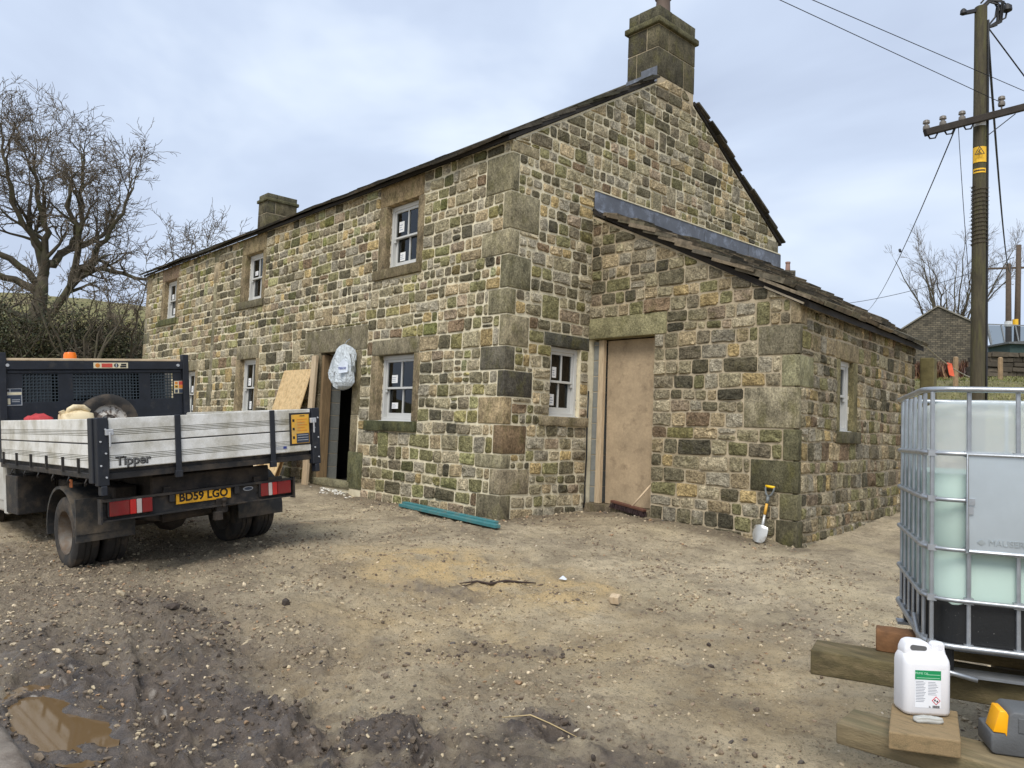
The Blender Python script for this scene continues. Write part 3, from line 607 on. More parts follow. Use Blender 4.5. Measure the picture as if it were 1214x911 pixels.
sblock('lintel', sw[0]-.15, sw[1]+.2, sw[3], sw[3]+.22, .012, 371, (136, 120, 88)); sblock('jamb', sw[0]-.13, sw[0], sw[2], sw[3]-.004, .01, 372, (124, 116, 78)); sblock('jamb', sw[1], sw[1]+.16, sw[2], sw[3]-.004, .01, 373, (116, 108, 70)); sblock('sill', sw[0]-.14, sw[1]+.2, sw[2]-.15, sw[2]-.002, .05, 374, (84, 80, 62))
# ---- sash windows
paint = mat('grey_window_paint', lin(194, 194, 190), rough=.45, var=.04, bump=.05)
foam = mat('white_sealant', lin(214, 206, 186), rough=.9, var=.1, bump=.6, bscale=50)
paper = mat('white_paper', lin(228, 228, 226), rough=.8, var=.03, bump=0)
gm = bpy.data.materials.new('window_glass'); gm.use_nodes = True; t = gm.node_tree
for n in list(t.nodes): t.nodes.remove(n)
g1 = nd(t, 'ShaderNodeBsdfGlossy'); g1.inputs['Roughness'].default_value = .015; g1.inputs['Color'].default_value = (.85, .88, .9, 1); g2 = nd(t, 'ShaderNodeBsdfTransparent'); g2.inputs['Color'].default_value = (.42, .45, .45, 1)
fz = nd(t, 'ShaderNodeFresnel'); fz.inputs['IOR'].default_value = 1.55; mxs = nd(t, 'ShaderNodeMixShader'); ot = nd(t, 'ShaderNodeOutputMaterial')
t.links.new(fz.outputs[0], mxs.inputs[0]); t.links.new(g2.outputs[0], mxs.inputs[1]); t.links.new(g1.outputs[0], mxs.inputs[2]); t.links.new(mxs.outputs[0], ot.inputs[0])
def sash_window(w, u0, u1, z0, z1, rec, stickers, seed):
    O, a, nn = Fr[w]; rn = random.Random(seed)
    def bx(mb, ua, ub, za, zb, n0, n1): mb.obox(W3(w, ua, za, n0), a*(ub-ua), ZV*(zb-za), nn*(n1-n0))
    fr_ = MB(); f = .055
    for (ua, ub, za, zb) in [(u0, u0+f, z0, z1), (u1-f, u1, z0, z1), (u0+f, u1-f, z1-f*1.15, z1), (u0+f, u1-f, z0, z0+f*.9)]: bx(fr_, ua, ub, za, zb, -rec-.11, -rec)
    ce = W3(w, (u0+u1)/2, (z0+z1)/2, -rec); win = fr_.build('window', paint, house, origin=ce, bevel=.004)
    sl = MB(); bx(sl, u0-.03, u1+.03, z0-.03, z0+.004, -rec-.12, -rec+.05); sl.build('window_sill', paint, win, bevel=.004)
    fm = MB()
    for k in range(26):
        zz = z0+(z1-z0)*rn.random(); s_ = -1 if rn.random() < .6 else 1; uu = u0+.004 if s_ < 0 else u1-.004
        bx(fm, uu-.008, uu+.008, zz, min(z1, zz+rn.uniform(.02, .09)), -rec-.01, -rec+rn.uniform(.004, .012))
    stuff(fm.build('sealant', foam, win))
    zm = (z0+z1)/2+.005; us, ue = u0+f, u1-f
    for nm, za, zb, n1 in (('upper_sash', zm-.02, z1-f*1.15, -rec-.018), ('lower_sash', z0+f*.9, zm+.02, -rec-.062)):
        n0 = n1-.04; st = .04; mb = MB(); bt = .032 if nm == 'upper_sash' else .075; tp = .04 if nm == 'upper_sash' else .034
        for (ua, ub, zc, zd) in [(us, us+st, za, zb), (ue-st, ue, za, zb), (us+st, ue-st, za, za+bt), (us+st, ue-st, zb-tp, zb), ((us+ue)/2-.011, (us+ue)/2+.011, za+bt, zb-tp)]: bx(mb, ua, ub, zc, zd, n0, n1)
        if nm == 'upper_sash':
            for ua in (us, ue-st*.9): bx(mb, ua, ua+st*.9, za-.05, za-.001, n0+.004, n1-.004)
        sh = mb.build(nm, paint, win, bevel=.003)
        for k, (ua, ub) in enumerate(((us+st, (us+ue)/2-.011), ((us+ue)/2+.011, ue-st))):
            mb = MB(); bx(mb, ua-.004, ub+.004, za+bt-.004, zb-tp+.004, n0+.014, n0+.019); mb.build('pane', gm, win)
            if k == 0 and (nm, w) and rn.random() < stickers:
                mb = MB(); sw_ = (ub-ua)*rn.uniform(.36, .5); su = ua+(ub-ua)*rn.uniform(.15, .3); sz = za+bt+.02+rn.uniform(0, .06); hh_ = rn.uniform(.09, .17)
                bx(mb, su, su+sw_, sz, sz+hh_, n0+.0195, n0+.0205); st_ = mb.build('sticker', paper, win)
                mb = MB()
                for q in range(3): bx(mb, su+.008, su+sw_*rn.uniform(.5, .85), sz+hh_*(.2+.22*q), sz+hh_*(.28+.22*q), n0+.0207, n0+.0212)
                mb.build('print', mat('grey_print', lin(150, 156, 170), bump=0), win)
    return win
for i, q in enumerate(front_w): sash_window('front', q[0], q[1], q[2]+.002, q[3]-.003, .10, .85, 50+i)
sash_window('gable', gw[0]+.002, gw[1]-.002, gw[2]+.002, gw[3]-.003, .06, 1, 60); sash_window('side', sw[0], sw[1], sw[2]+.002, sw[3]-.003, .06, 1, 62)
# ---- inner leaf, floors
blk = mat('concrete_block', lin(124, 126, 122), rough=.95, var=.12, scale=20, bump=.4, bscale=120)
inn = mat('shade_dark_interior', lin(34, 32, 30), rough=.95, var=.2)  # room shade put into the colour: near black so the front doorway reads unlit
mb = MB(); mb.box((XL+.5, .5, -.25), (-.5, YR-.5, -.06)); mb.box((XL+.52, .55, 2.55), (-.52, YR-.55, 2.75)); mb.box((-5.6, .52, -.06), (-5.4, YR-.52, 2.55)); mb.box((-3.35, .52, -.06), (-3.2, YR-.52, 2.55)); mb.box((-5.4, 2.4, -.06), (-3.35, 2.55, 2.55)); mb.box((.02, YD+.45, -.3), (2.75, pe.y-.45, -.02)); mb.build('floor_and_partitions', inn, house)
def blocks(u0, u1, y0, y1, z0, z1, par):
    z = z0
    while z < z1-.02:
        h = min(.225, z1-z); mb = MB(); mb.box((u0, y0, z+.005), (u1, y1, z+h-.005)); mb.build('block', blk, par, origin=((u0+u1)/2, y0, z), bevel=.004); z += h
    mb = MB(); mb.box((u0+.004, y0+.006, z0), (u1-.004, y1-.006, z1)); mb.build('block_mortar', mort2, par)
blocks(.012, .11, YD+.10, YD+.4, -.03, 2.27, house); blocks(-4.856, -4.80, .22, .405, -.04, 2.15, house)
dressed('threshold', (.01, YD-.03, -.2), (1.16, YD+.3, -.035), wl, 399, colr=(104, 92, 74))
dpc = mat('black_plastic', lin(26, 27, 29), rough=.4, var=.2, bump=.1)
mb = MB(); mb.tube([(.03, YD-.012, 1.55), (.028, YD-.02, 1.1), (.034, YD-.016, .6), (.024, YD-.02, .25), (.04, YD-.03, 0), (.03, YD-.04, -.1)], .012, 5); mb.build('damp_membrane', dpc, house, smooth=True)
wire_w = mat('grey_cable', lin(196, 196, 190), rough=.5, var=.1, bump=0)
# ---- roofs
slm = mat('stone_slate', rough=.9, var=.35, scale=14, bump=.8, bscale=40, attr='col', spec=.25, dirt=lin(60, 58, 48), dscale=4, dlo=.5, dhi=.7, bdist=.012)
deckm = mat('roof_felt', lin(44, 40, 36), rough=.9)
mb = MB(); oh = .10; so_ = .055
for s_ in (0, 1):
    f = (lambda y: y) if s_ == 0 else (lambda y: YR-y)
    mb.prism([(f(-oh), EAVE-PIT*oh+.012), (f(RIDGE_Y), EAVE+PIT*RIDGE_Y+.012), (f(RIDGE_Y), EAVE+PIT*RIDGE_Y+.07), (f(-oh), EAVE-PIT*oh+.07)], (XL-.04, 0, 0), (0, 1, 0), (0, 0, 1), (-XL-.58, 0, 0))
    mb.prism([(f(-oh), EAVE-PIT*oh+.012), (f(2.93), EAVE+PIT*2.93+.012), (f(2.93), EAVE+PIT*2.93+.07), (f(-oh), EAVE-PIT*oh+.07)], (-.62, 0, 0), (0, 1, 0), (0, 0, 1), (.65, 0, 0))
roof = mb.build('roof', deckm, house)
SLP = [(116, 108, 92), (96, 90, 78), (128, 116, 98), (80, 76, 68), (106, 100, 82), (118, 106, 88)]
SLD = [(78, 73, 64), (62, 59, 52), (90, 82, 70), (70, 68, 56)]
def slate_box(mb, P, rn, pal_):
    c = lin(*rn.choice(pal_)); k = rn.uniform(.75, 1.2); mb.cur = tuple(v*k for v in c)
    mb.add(P, [(0, 3, 2, 1), (4, 5, 6, 7), (0, 1, 5, 4), (1, 2, 6, 5), (2, 3, 7, 6), (3, 0, 4, 7)])
def slope(fn, u0, u1, tl, wmin, wmax, e0, e1, seed, th, vis, pal_, parent, jag=.018, cut=None):
    rn = random.Random(seed); rest = MB(); t = -.03; k = 0; kmax = tl/((e0+e1)/2)
    while t < tl-.05:
        ex = e0+(e1-e0)*min(1, t/tl); ln = ex*1.75; u = u0-rn.uniform(0, .2)
        while u < u1:
            wd = rn.uniform(wmin, wmax); a = max(u, u0+rn.uniform(-jag, jag)*1.6); b = min(u+wd, u1+rn.uniform(-jag, jag)*1.6)
            if cut and b > cut[0] and t+ln > cut[1]:
                if t > cut[1]-.08: b = min(b, cut[0])
            if b-a > .06:
                h = rn.uniform(.7, 1.3)*th; lo = t+rn.uniform(-jag, jag); hi = min(t+ln, tl, cut[1] if cut and b > cut[0] else 99); lift = th*(1.25 if k or not cut is None else .3)+rn.uniform(-.006, .008)
                P = [fn(a+.003, lo, lift), fn(b-.003, lo+rn.uniform(-.01, .01), lift), fn(b-.003, hi, .002), fn(a+.003, hi, .002), fn(a+.003, lo, lift+h), fn(b-.003, lo+rn.uniform(-.01, .01), lift+h*rn.uniform(.8, 1.1)), fn(b-.003, hi, .002+h), fn(a+.003, hi, .002+h)]
                if vis(a, b, t, k): mb = MB(); slate_box(mb, P, rn, pal_); mb.build('slate', slm, parent, origin=sum(P, Vector())/8, col=True)
                else: slate_box(rest, P, rn, pal_)
            u += wd
        t += ex; k += 1
    if rest.v: stuff(rest.build('slates', slm, parent, col=True))
cs = 1/math.hypot(1, PIT); sn = PIT*cs
def fn_front(u, t, h): return Vector((u, -oh-.03+t*cs-h*sn, EAVE-PIT*(oh+.03)+.045+t*sn+h*cs+.014*math.sin(u*.8)+.010*math.sin(u*2.1+1)))
def fn_back(u, t, h): p = fn_front(u, t, h); return Vector((p.x, YR-p.y, p.z))
TL = (RIDGE_Y+oh+.03)/cs
slope(fn_front, XL-.07, .075, TL, .3, .75, .42, .24, 3, .034, lambda a, b, t, k: k == 0 or b > -.3, SLD, roof, cut=(-.64, (2.98+oh+.03)/cs), jag=.03)
slope(fn_back, XL-.07, .075, TL, .3, .75, .42, .24, 4, .034, lambda a, b, t, k: b > -.3, SLD, roof, cut=(-.64, (2.90+oh+.03)/cs), jag=.03)
mb = MB(); rn = random.Random(9); x = XL-.06
while x < -.7: 
    w_ = rn.uniform(.5, .7); mb.prism([(-.2, -.10), (0, .03), (.2, -.10), (.2, -.03), (0, .1), (-.2, -.03)], (x, RIDGE_Y, EAVE+PIT*RIDGE_Y+.07), (0, 1, 0), (0, 0, 1), (w_-.01, 0, 0)); x += w_
mb.cur = lin(90, 86, 74); mb.c = [mb.cur]*len(mb.v); mb.build('ridge_stones', slm, roof, col=True)
# lean-to roof: ruled between the gable wall and the askew eave
def fn_lean(u, t, h):         # u: along y, t: up the slope from the eave
    s_ = (u-YD); xe = XC-.0920*s_+.13; ze = SZ+.015-.06; top = LR0+.02+.012*s_
    Lh = xe; dz = top-ze; Ls = math.hypot(Lh, dz); f = t/Ls; nx_, nz_ = dz/Ls, Lh/Ls
    return Vector((xe*(1-f)+nx_*h, u, ze+dz*f+.05+nz_*h))
mb = MB(); a0, a1 = YD-.02, YR-.6
def lp(u, fr, h): xe = XC-.0920*(u-YD)+.12; ze = SZ-.08; top = LR0+.02+.012*(u-YD); return Vector((xe*(1-fr), u, ze+(top-ze)*fr+h))
q0 = [lp(a0, 0, .012), lp(a0, 1, .012), lp(a1, 1, .012), lp(a1, 0, .012)]; q1 = [p+Vector((0, 0, .075)) for p in q0]
mb.add(q0+q1, [(0, 1, 2, 3), (7, 6, 5, 4), (0, 4, 5, 1), (1, 5, 6, 2), (2, 6, 7, 3), (3, 7, 4, 0)]); lroof = mb.build('roof', deckm, house)
slope(fn_lean, YD-.10, YR-.55, 3.42, .28, .62, .40, .22, 6, .050, lambda a, b, t, k: True, SLP, lroof, jag=.022)
lead = mat('lead_sheet', lin(100, 103, 109), rough=.5, var=.18, scale=5, bump=.15, bscale=12, metal=.25, dirt=lin(140, 146, 158), dscale=6, dlo=.5, dhi=.68)
y = YD-.03; k = 0
while y < YR-.1:
    y2 = min(y+1.42, YR+.005); mb = MB(); zt0, zt1 = LR0+.37+.012*(y-YD), LR0+.37+.012*(y2-YD); n_ = .042+.005*(k % 2)
    zb0 = zt0-.26; zb1 = zt1-.26
    mb.add([(n_, y, zt0), (n_, y2+.04, zt1), (n_, y2+.04, zb1), (n_, y, zb0), (.16, y2+.04, zb1-.115), (.16, y, zb0-.115), (n_-.006, y, zt0), (n_-.006, y2+.04, zt1)], [(0, 3, 2, 1), (3, 5, 4, 2), (0, 1, 7, 6)]); mb.build('lead_flashing', lead, house); mb = MB(); mb.obox((.0, y, zt0-.006), (n_+.012, 0, 0), (0, y2-y, zt1-zt0), (0, 0, .018)); mb.build('mortar_fillet', mort, house); mb = MB(); mb.obox((n_+.001, y2-.02, zt1-.25), (.004, 0, 0), (0, .012, 0), (0, 0, .235)); mb.build('lead_lap', lead, house); y = y2; k += 1
rn = random.Random(12); mb = MB(); mb.bar(W3('lean', 2.75, LR0-LRS*2.75-.015, .05), W3('lean', 3.24, LR0-LRS*3.24-.02, .055), .018, .022); mb.build('verge_batten', mat('weathered_batten', lin(160, 148, 128), rough=.8, var=.2), lroof)
# ---- chimneys
chm = dmat
def chimney(x0, x1, y0, y1, zb, zs, ztop, seed, pot):
    rn = random.Random(seed); mb = MB(); mb.box((x0+.009, y0+.009, zb-.5), (x1-.009, y1-.009, ztop-.02)); ch = mb.build('chimney', mort2, house, origin=((x0+x1)/2, (y0+y1)/2, zb))
    rows = list(zip([zb]+zs, zs))
    for r, (za, zc) in enumerate(rows[:-1]):
        for f0, f1 in (((0, .7), (.7, 1)), ((0, .28), (.28, 1)))[r % 2]:
            for (xa, xb) in (((x0, x0+(x1-x0)*.62), (x0+(x1-x0)*.62, x1)), ((x0, x0+(x1-x0)*.3), (x0+(x1-x0)*.3, x1)))[(r+1) % 2]:
                dressed('block', (xa+(.007 if xa > x0 else 0), y0+(y1-y0)*f0+(.007 if f0 else 0), za+.007), (xb-(.007 if xb < x1 else 0), y0+(y1-y0)*f1-(.007 if f1 < 1 else 0), zc-.007), ch, rn.randint(0, 9999), colr=rn.choice([(76, 72, 56), (86, 80, 60), (66, 62, 52), (92, 84, 62)]))
    za, zc = rows[-1]
    dressed('ledge', (x0-.05, y0-.05, za+.002), (x1+.05, y1+.05, zc), ch, seed+5, bev=.02, colr=(82, 80, 54))
    for xa, xb in ((x0, (x0+x1)/2-.1), ((x0+x1)/2-.1, x1)):
        for ya, yb in ((y0, y0+(y1-y0)*.35), (y0+(y1-y0)*.35, y1)): dressed('cap_block', (xa+.003, ya+.003, zc+.003), (xb-.003, yb-.003, ztop), ch, rn.randint(0, 999), colr=(78, 76, 60))
    if pot:
        mb = MB(); mb.lathe(((x0+x1)/2, (y0+y1)/2, ztop-.02), (0, 0, 1), [(0, .15), (.06, .15), (.1, .13), (.42, .115), (.44, .14), (.5, .145), (.52, .12), (.52, .09), (.3, .08)], 20); mb.build('chimney_pot', mat('clay_pot', lin(92, 78, 68), rough=.8, var=.2), ch, smooth=True, angle=40)
    return ch
c1 = chimney(-.61, .012, 3.03, 4.05, 6.72, [7.19, 7.57, 7.67], 7.88, 5, True)
mb = MB(); mb.add([(-.62, 3.022, 6.60), (-.3, 3.022, 6.60), (-.3, 3.022, 6.78), (-.62, 3.022, 6.78), (-.31, 3.016, 6.60), (.014, 3.016, 6.60), (.014, 3.016, 6.86), (-.31, 3.016, 6.86), (-.62, 2.8, 6.52), (.014, 2.8, 6.52)], [(0, 1, 2, 3), (4, 5, 6, 7), (8, 9, 5, 0)]); mb.build('lead_flashing', lead, c1)
chimney(XL-.02, XL+.58, 3.0, 3.95, 6.62, [7.12, 7.48, 7.58], 7.72, 8, False)
# ================================================================= TIPPER TRUCK
T_O = Vector((.284, -4.721, .475)); hd = 3.212
fw = Vector((math.cos(hd), math.sin(hd), -.025)).normalized(); rt = Vector((math.sin(hd), -math.cos(hd), .088)); rt = (rt-fw*rt.dot(fw)).normalized(); upv = rt.cross(fw)
TM = Matrix(((rt.x, fw.x, upv.x, T_O.x), (rt.y, fw.y, upv.y, T_O.y), (rt.z, fw.z, upv.z, T_O.z), (0, 0, 0, 1)))
TB = Vector((1.0, 2.0, -.95)); MT = TM @ Matrix.Translation(TB)
truck = empty('tipper_truck', (0, 0, 0), 'muddy tipper truck with white aluminium dropsides parked beside the house', 'truck', mw=MT); PO[truck.name] = tuple(TB)
navy = mat('navy_paint', lin(27, 31, 39), rough=.55, var=.35, scale=9, bump=.1, dirt=lin(86, 80, 70), dscale=7, dlo=.58, dhi=.95)
blackm = mat('dirty_black_steel', lin(34, 33, 33), rough=.7, var=.35, scale=10, bump=.25, dirt=lin(96, 84, 70), dscale=6, dlo=.46, dhi=.82)
under = mat('muddy_underbody', lin(40, 36, 33), rough=.85, var=.35, scale=8, bump=.5, dirt=lin(82, 70, 58), dscale=4, dlo=.45, dhi=.8)
alu = mat('dirty_aluminium', lin(226, 225, 220), rough=.5, var=.06, bump=.08, dirt=lin(150, 142, 116), dscale=3.2, dlo=.43, dhi=.78, speck=.1)
groove = mat('groove_grime', lin(104, 100, 78), rough=.9, var=.3, scale=14, bump=0)
rubber = mat('tyre_rubber', lin(46, 44, 42), rough=.9, var=.2, scale=12, bump=.4, bscale=50, dirt=lin(96, 84, 70), dscale=5, dlo=.48, dhi=.75)
rimm = mat('rusty_rim', lin(112, 106, 98), rough=.6, metal=.2, var=.25, bump=.2, dirt=lin(96, 80, 64), dscale=7, dlo=.42, dhi=.62)
whitep = mat('dirty_white_paint', lin(196, 195, 190), rough=.4, var=.06, bump=.05, dirt=lin(118, 110, 92), dscale=3, dlo=.42, dhi=.8)
redl = mat('red_lens', lin(128, 26, 28), rough=.3, var=.15, bump=.1, dirt=lin(96, 60, 52), dscale=6, dlo=.5, dhi=.85)
redb = mat('bright_red_lens', lin(186, 36, 32), rough=.3, var=.1, bump=0)
clearl = mat('clear_lens', lin(188, 178, 172), rough=.2, var=.1, bump=0)
amber = mat('amber_lens', lin(240, 118, 10), rough=.25, var=.1, bump=0, spec=.6)
ylw = mat('yellow_print', lin(226, 172, 62), rough=.6, var=.1, bump=0, dirt=lin(190, 160, 100), dscale=9)
redp = mat('red_print', lin(206, 78, 62), rough=.6, var=.08, bump=0); creamp = mat('cream_print', lin(226, 214, 180), rough=.6, var=.06, bump=0)
darkp = mat('dark_print', lin(36, 34, 34), rough=.6, bump=0); navyp = mat('navy_print', lin(52, 62, 78), rough=.6, bump=0)
greyp = mat('pale_print', lin(176, 178, 180), rough=.6, bump=0); orangep = mat('orange_print', lin(228, 140, 50), rough=.6, bump=0)
wood_w = mat('pale_timber', lin(206, 184, 152), rough=.75, var=.15, scale=5, bump=.15, stretch=(8, 1, 1))
BW = 2.027; BL = 3.0
def plank(par, o, along, outn, length, z0, h, g=True):
    o, along, outn = Vector(o), Vector(along), Vector(outn); prof = [(-.03, 0), (-.002, 0), (.0, .004)]
    nr = 4; a0, a1 = h*.30, h*.58
    for k in range(nr):
        za = a0+(a1-a0)*k/nr; zb = a0+(a1-a0)*(k+.45)/nr; prof += [(.0, za), (-.0055, za+.001), (-.0055, zb-.001), (0, zb)]
    prof += [(0, h-.004), (-.002, h), (-.03, h)]
    mb = MB(); mb.prism(prof, o+Vector((0, 0, z0)), outn, (0, 0, 1), along*length); pk = mb.build('plank', alu, par, label=None)
    mb = MB()
    for k in range(nr):
        za = a0+(a1-a0)*k/nr; zb = a0+(a1-a0)*(k+.45)/nr; p = o+Vector((0, 0, z0+za+.001))-outn*.0050; mb.obox(p, along*length, Vector((0, 0, zb-za-.002)), outn*.0006)
    mb.build('groove', groove, par)
    return pk
X, Y, Zv = Vector((1, 0, 0)), Vector((0, 1, 0)), Vector((0, 0, 1))
# floor and frame
mb = MB(); mb.box((.0, .02, -.02), (BW, BL, .02)); bed = mb.build('cargo_bed', blackm, truck)
mb = MB(); mb.box((-.03, -.005, -.075), (BW+.03, .09, -.021)); mb.box((-.03, .09, -.07), (.05, BL, -.021)); mb.box((BW-.05, .09, -.07), (BW+.03, BL, -.021)); mb.build('bed_rail', blackm, truck, bevel=.004)
for yy in np.arange(.35, 2.9, .4): mb = MB(); mb.box((.05, yy, -.1), (BW-.05, yy+.05, -.022)); mb.build('cross_bearer', under, truck)
# tailgate
mb = MB(); mb.box((.06, -.004, .015), (BW-.06, .006, .43)); tg = mb.build('tailgate', alu, truck)
plank(tg, (.055, -.03, 0), X, -Y, BW-.11, .02, .204); plank(tg, (.055, -.03, 0), X, -Y, BW-.11, .236, .204)
mb = MB(); mb.box((.06, -.028, .2245), (BW-.06, .0, .2355)); mb.build('joint', darkp, tg)
for xx in (.60, 1.52): mb = MB(); mb.box((xx, -.05, -.06), (xx+.05, -.031, .445)); mb.box((xx-.005, -.055, -.11), (xx+.055, -.01, -.05)); mb.build('hinge_strap', navy, tg, bevel=.004)
# corner posts
for xx in (-.045, BW-.045):
    mb = MB(); mb.box((xx, -.052, -.12), (xx+.09, .03, .45)); mb.box((xx+.02, -.06, -.2), (xx+.07, .02, -.12)); p = mb.build('corner_post', navy, truck, bevel=.006)
    for k in range(5): mb = MB(); mb.cyl((xx+.045+.02*(-1)**k, -.06, -.05+k*.1), (xx+.045+.02*(-1)**k, -.052, -.05+k*.1), .008, 8); mb.build('bolt', greyp, p)
mb = MB(); mb.box((-.06, .03, -.10), (-.005, .13, .448)); mb.build('corner_post', navy, truck, bevel=.006)
for xx in (.015, BW-.075):      # drop latches on the rear posts
    mb = MB(); mb.box((xx, -.085, .30), (xx+.06, -.0535, .35)); mb.cyl((xx+.03, -.085, .325), (xx+.03, -.085, .20), .009, 8); mb.build('latch', greyp, tg, bevel=.004)
for yy in np.arange(.25, 2.9, .45): mb = MB(); mb.tube([(-.035, yy, -.07), (-.05, yy, -.105), (-.04, yy+.03, -.13), (-.02, yy+.05, -.12)], .007, 6); mb.build('rope_hook', blackm, truck, smooth=True)
mb = MB(); mb.tube([(.43, .12, -.33), (.55, .14, -.36), (.7, .15, -.42), (.95, .14, -.40), (1.25, .14, -.43), (1.46, .12, -.35)], .009, 6); mb.build('wiring_loom', darkp, truck, smooth=True)
# side boards
for sx, on in ((-.001, -X), (BW+.001, X)):
    mb = MB(); a = sx+.006 if on.x < 0 else sx-.012; mb.box((a, .12, .015), (a+.006, BL-.02, .43)); sb = mb.build('side_board', alu, truck)
    o = Vector((sx, .13, 0))+on*.028
    plank(sb, o, Y, on, BL-.15, .02, .204); plank(sb, o, Y, on, BL-.15, .236, .204)
    for yy in (.3, .72, 1.2, 1.7, 2.2, 2.7): mb = MB(); q = o+Vector((0, yy, -.03)); mb.obox(q, on*.02, Y*.022, Zv*.13); mb.build('hinge', blackm, sb)
    mb = MB(); q = o+Vector((0, 0, .2245)); mb.obox(q-on*.02, on*.019, Y*(BL-.15), Zv*.011); mb.build('joint', darkp, sb)
# headboard
mb = MB(); zt = 1.10
wins = [(.20, .56), (.71, 1.46), (1.59, 1.88)]; zl, zh = .63, .955
cut = [0.04]+[q for w in wins for q in w]+[BW-.04]
for a, b in zip(cut[::2], cut[1::2]): mb.box((a, BL, .0), (b, BL+.015, zt-.09))
for a, b in wins: mb.box((a, BL, 0), (b, BL+.015, zl)); mb.box((a, BL, zh), (b, BL+.015, zt-.09))
hb = mb.build('headboard', navy, truck)
mb = MB(); mb.box((.0, BL-.03, zt-.10), (BW, BL+.04, zt)); mb.box((.05, BL-.012, zh+.005), (BW-.05, BL-.002, zh+.04)); mb.build('top_rail', navy, hb, bevel=.005)
for xx in (-.035, BW-.035): mb = MB(); mb.box((xx, BL-.045, -.02), (xx+.075, BL+.045, zt+.09)); mb.build('post', navy, hb, bevel=.006)
mb = MB(); mb.box((.03, BL-.028, zt+.003), (BW-.06, BL+.06, zt+.03)); mb.build('top_strip', wood_w, hb, bevel=.003)
for a, b in wins:
    mb = MB(); nxx = round((b-a)/.037); nz = 9
    for i in range(nxx+1): x = a+(b-a)*i/nxx; mb.box((x-.005, BL+.003, zl), (x+.005, BL+.009, zh))
    for i in range(nz+1): z = zl+(zh-zl)*i/nz; mb.box((a, BL+.0035, z-.005), (b, BL+.0095, z+.005))
    mb.build('mesh_guard', mat('mesh_paint', lin(46, 56, 62), rough=.6, var=.3), hb)
def flat(par, name, x0, x1, z0, z1, y, m): mb = MB(); mb.box((x0, y-.002, z0), (x1, y, z1)); return mb.build(name, m, par)
yb = BL-.031
s = flat(hb, 'warning_sticker', .93, 1.32, zt-.085, zt-.018, yb, creamp)
flat(hb, 'print', 1.02, 1.14, zt-.075, zt-.028, yb-.0021, redp); flat(hb, 'print', 1.23, 1.30, zt-.075, zt-.055, yb-.0021, darkp); flat(hb, 'print', 1.24, 1.30, zt-.05, zt-.03, yb-.0021, darkp)
for cx_, m in ((.975, orangep), (1.185, darkp)):
    mb = MB(); mb.lathe((cx_, yb-.002, zt-.051), (0, -1, 0), [(0, .001), (.001, .001), (.001, .026), (0, .026)], 18); mb.build('print', m, hb)
mb = MB(); mb.box((1.178, yb-.0045, zt-.072), (1.192, yb-.0031, zt-.03)); mb.build('print', greyp, hb)
yb = BL-.001
s = flat(hb, 'warning_sticker', .03, .19, .60, .79, yb-.004, greyp); flat(hb, 'print', .08, .185, .755, .785, yb-.0061, navyp); flat(hb, 'print', .035, .185, .72, .748, yb-.0061, creamp); flat(hb, 'print', .04, .18, .61, .715, yb-.0061, navyp); flat(hb, 'print', .05, .075, .615, .68, yb-.0082, creamp); flat(hb, 'print', .09, .17, .66, .668, yb-.0082, greyp); flat(hb, 'print', .09, .165, .64, .648, yb-.0082, greyp); flat(hb, 'print', .045, .07, .757, .783, yb-.0061, darkp)
s = flat(hb, 'warning_sticker', 1.885, 2.0, .69, .85, yb-.004, creamp); flat(hb, 'print', 1.945, 1.997, .80, .846, yb-.0061, redp); flat(hb, 'print', 1.945, 1.997, .755, .797, yb-.0061, orangep); flat(hb, 'print', 1.945, 1.997, .695, .745, yb-.0061, navyp); flat(hb, 'print', 1.89, 1.935, .76, .80, yb-.0061, ylw); flat(hb, 'print', 1.90, 1.925, .77, .785, yb-.0082, darkp); flat(hb, 'print', 1.895, 1.93, .81, .84, yb-.0061, orangep); flat(hb, 'print', 1.895, 1.93, .70, .74, yb-.0061, navyp)
for xx in (.05, 1.93): mb = MB(); mb.cyl((xx, BL-.045, zt-.05), (xx, BL-.03, zt-.05), .018, 12); mb.build('bolt', greyp, hb)
# tailgate decal and lettering
flat(tg, 'decal_border', 1.735, 1.972, .085, .408, -.031, darkp); flat(tg, 'decal', 1.758, 1.955, .10, .39, -.0335, ylw); flat(tg, 'print', 1.81, 1.95, .105, .20, -.036, navyp); flat(tg, 'print', 1.85, 1.905, .372, .38, -.036, darkp)
for k in range(5): flat(tg, 'print', 1.82, 1.93-.02*(k % 2), .34-.028*k, .346-.028*k, -.036, orangep)
for k in range(3): flat(tg, 'print', 1.82, 1.94, .18-.025*k, .185-.025*k, -.038, greyp); flat(tg, 'print', 1.768, 1.79, .32-.085*k, .345-.085*k, -.036, darkp)
flat(tg, 'maker_label', 1.585, 1.70, .055, .085, -.031, greyp); flat(tg, 'print', 1.66, 1.695, .058, .082, -.0335, mat('blue_print', lin(44, 60, 130), bump=0))
text_mesh('Tipper', .105, (.245, -.0315, .075), X, Zv, .002, bold=.004).build('lettering', darkp, tg)
text_mesh('Tipper', .105, (.241, -.0337, .079), X, Zv, .001).build('lettering', mat('grey_lettering', lin(110, 110, 108), bump=0), tg)
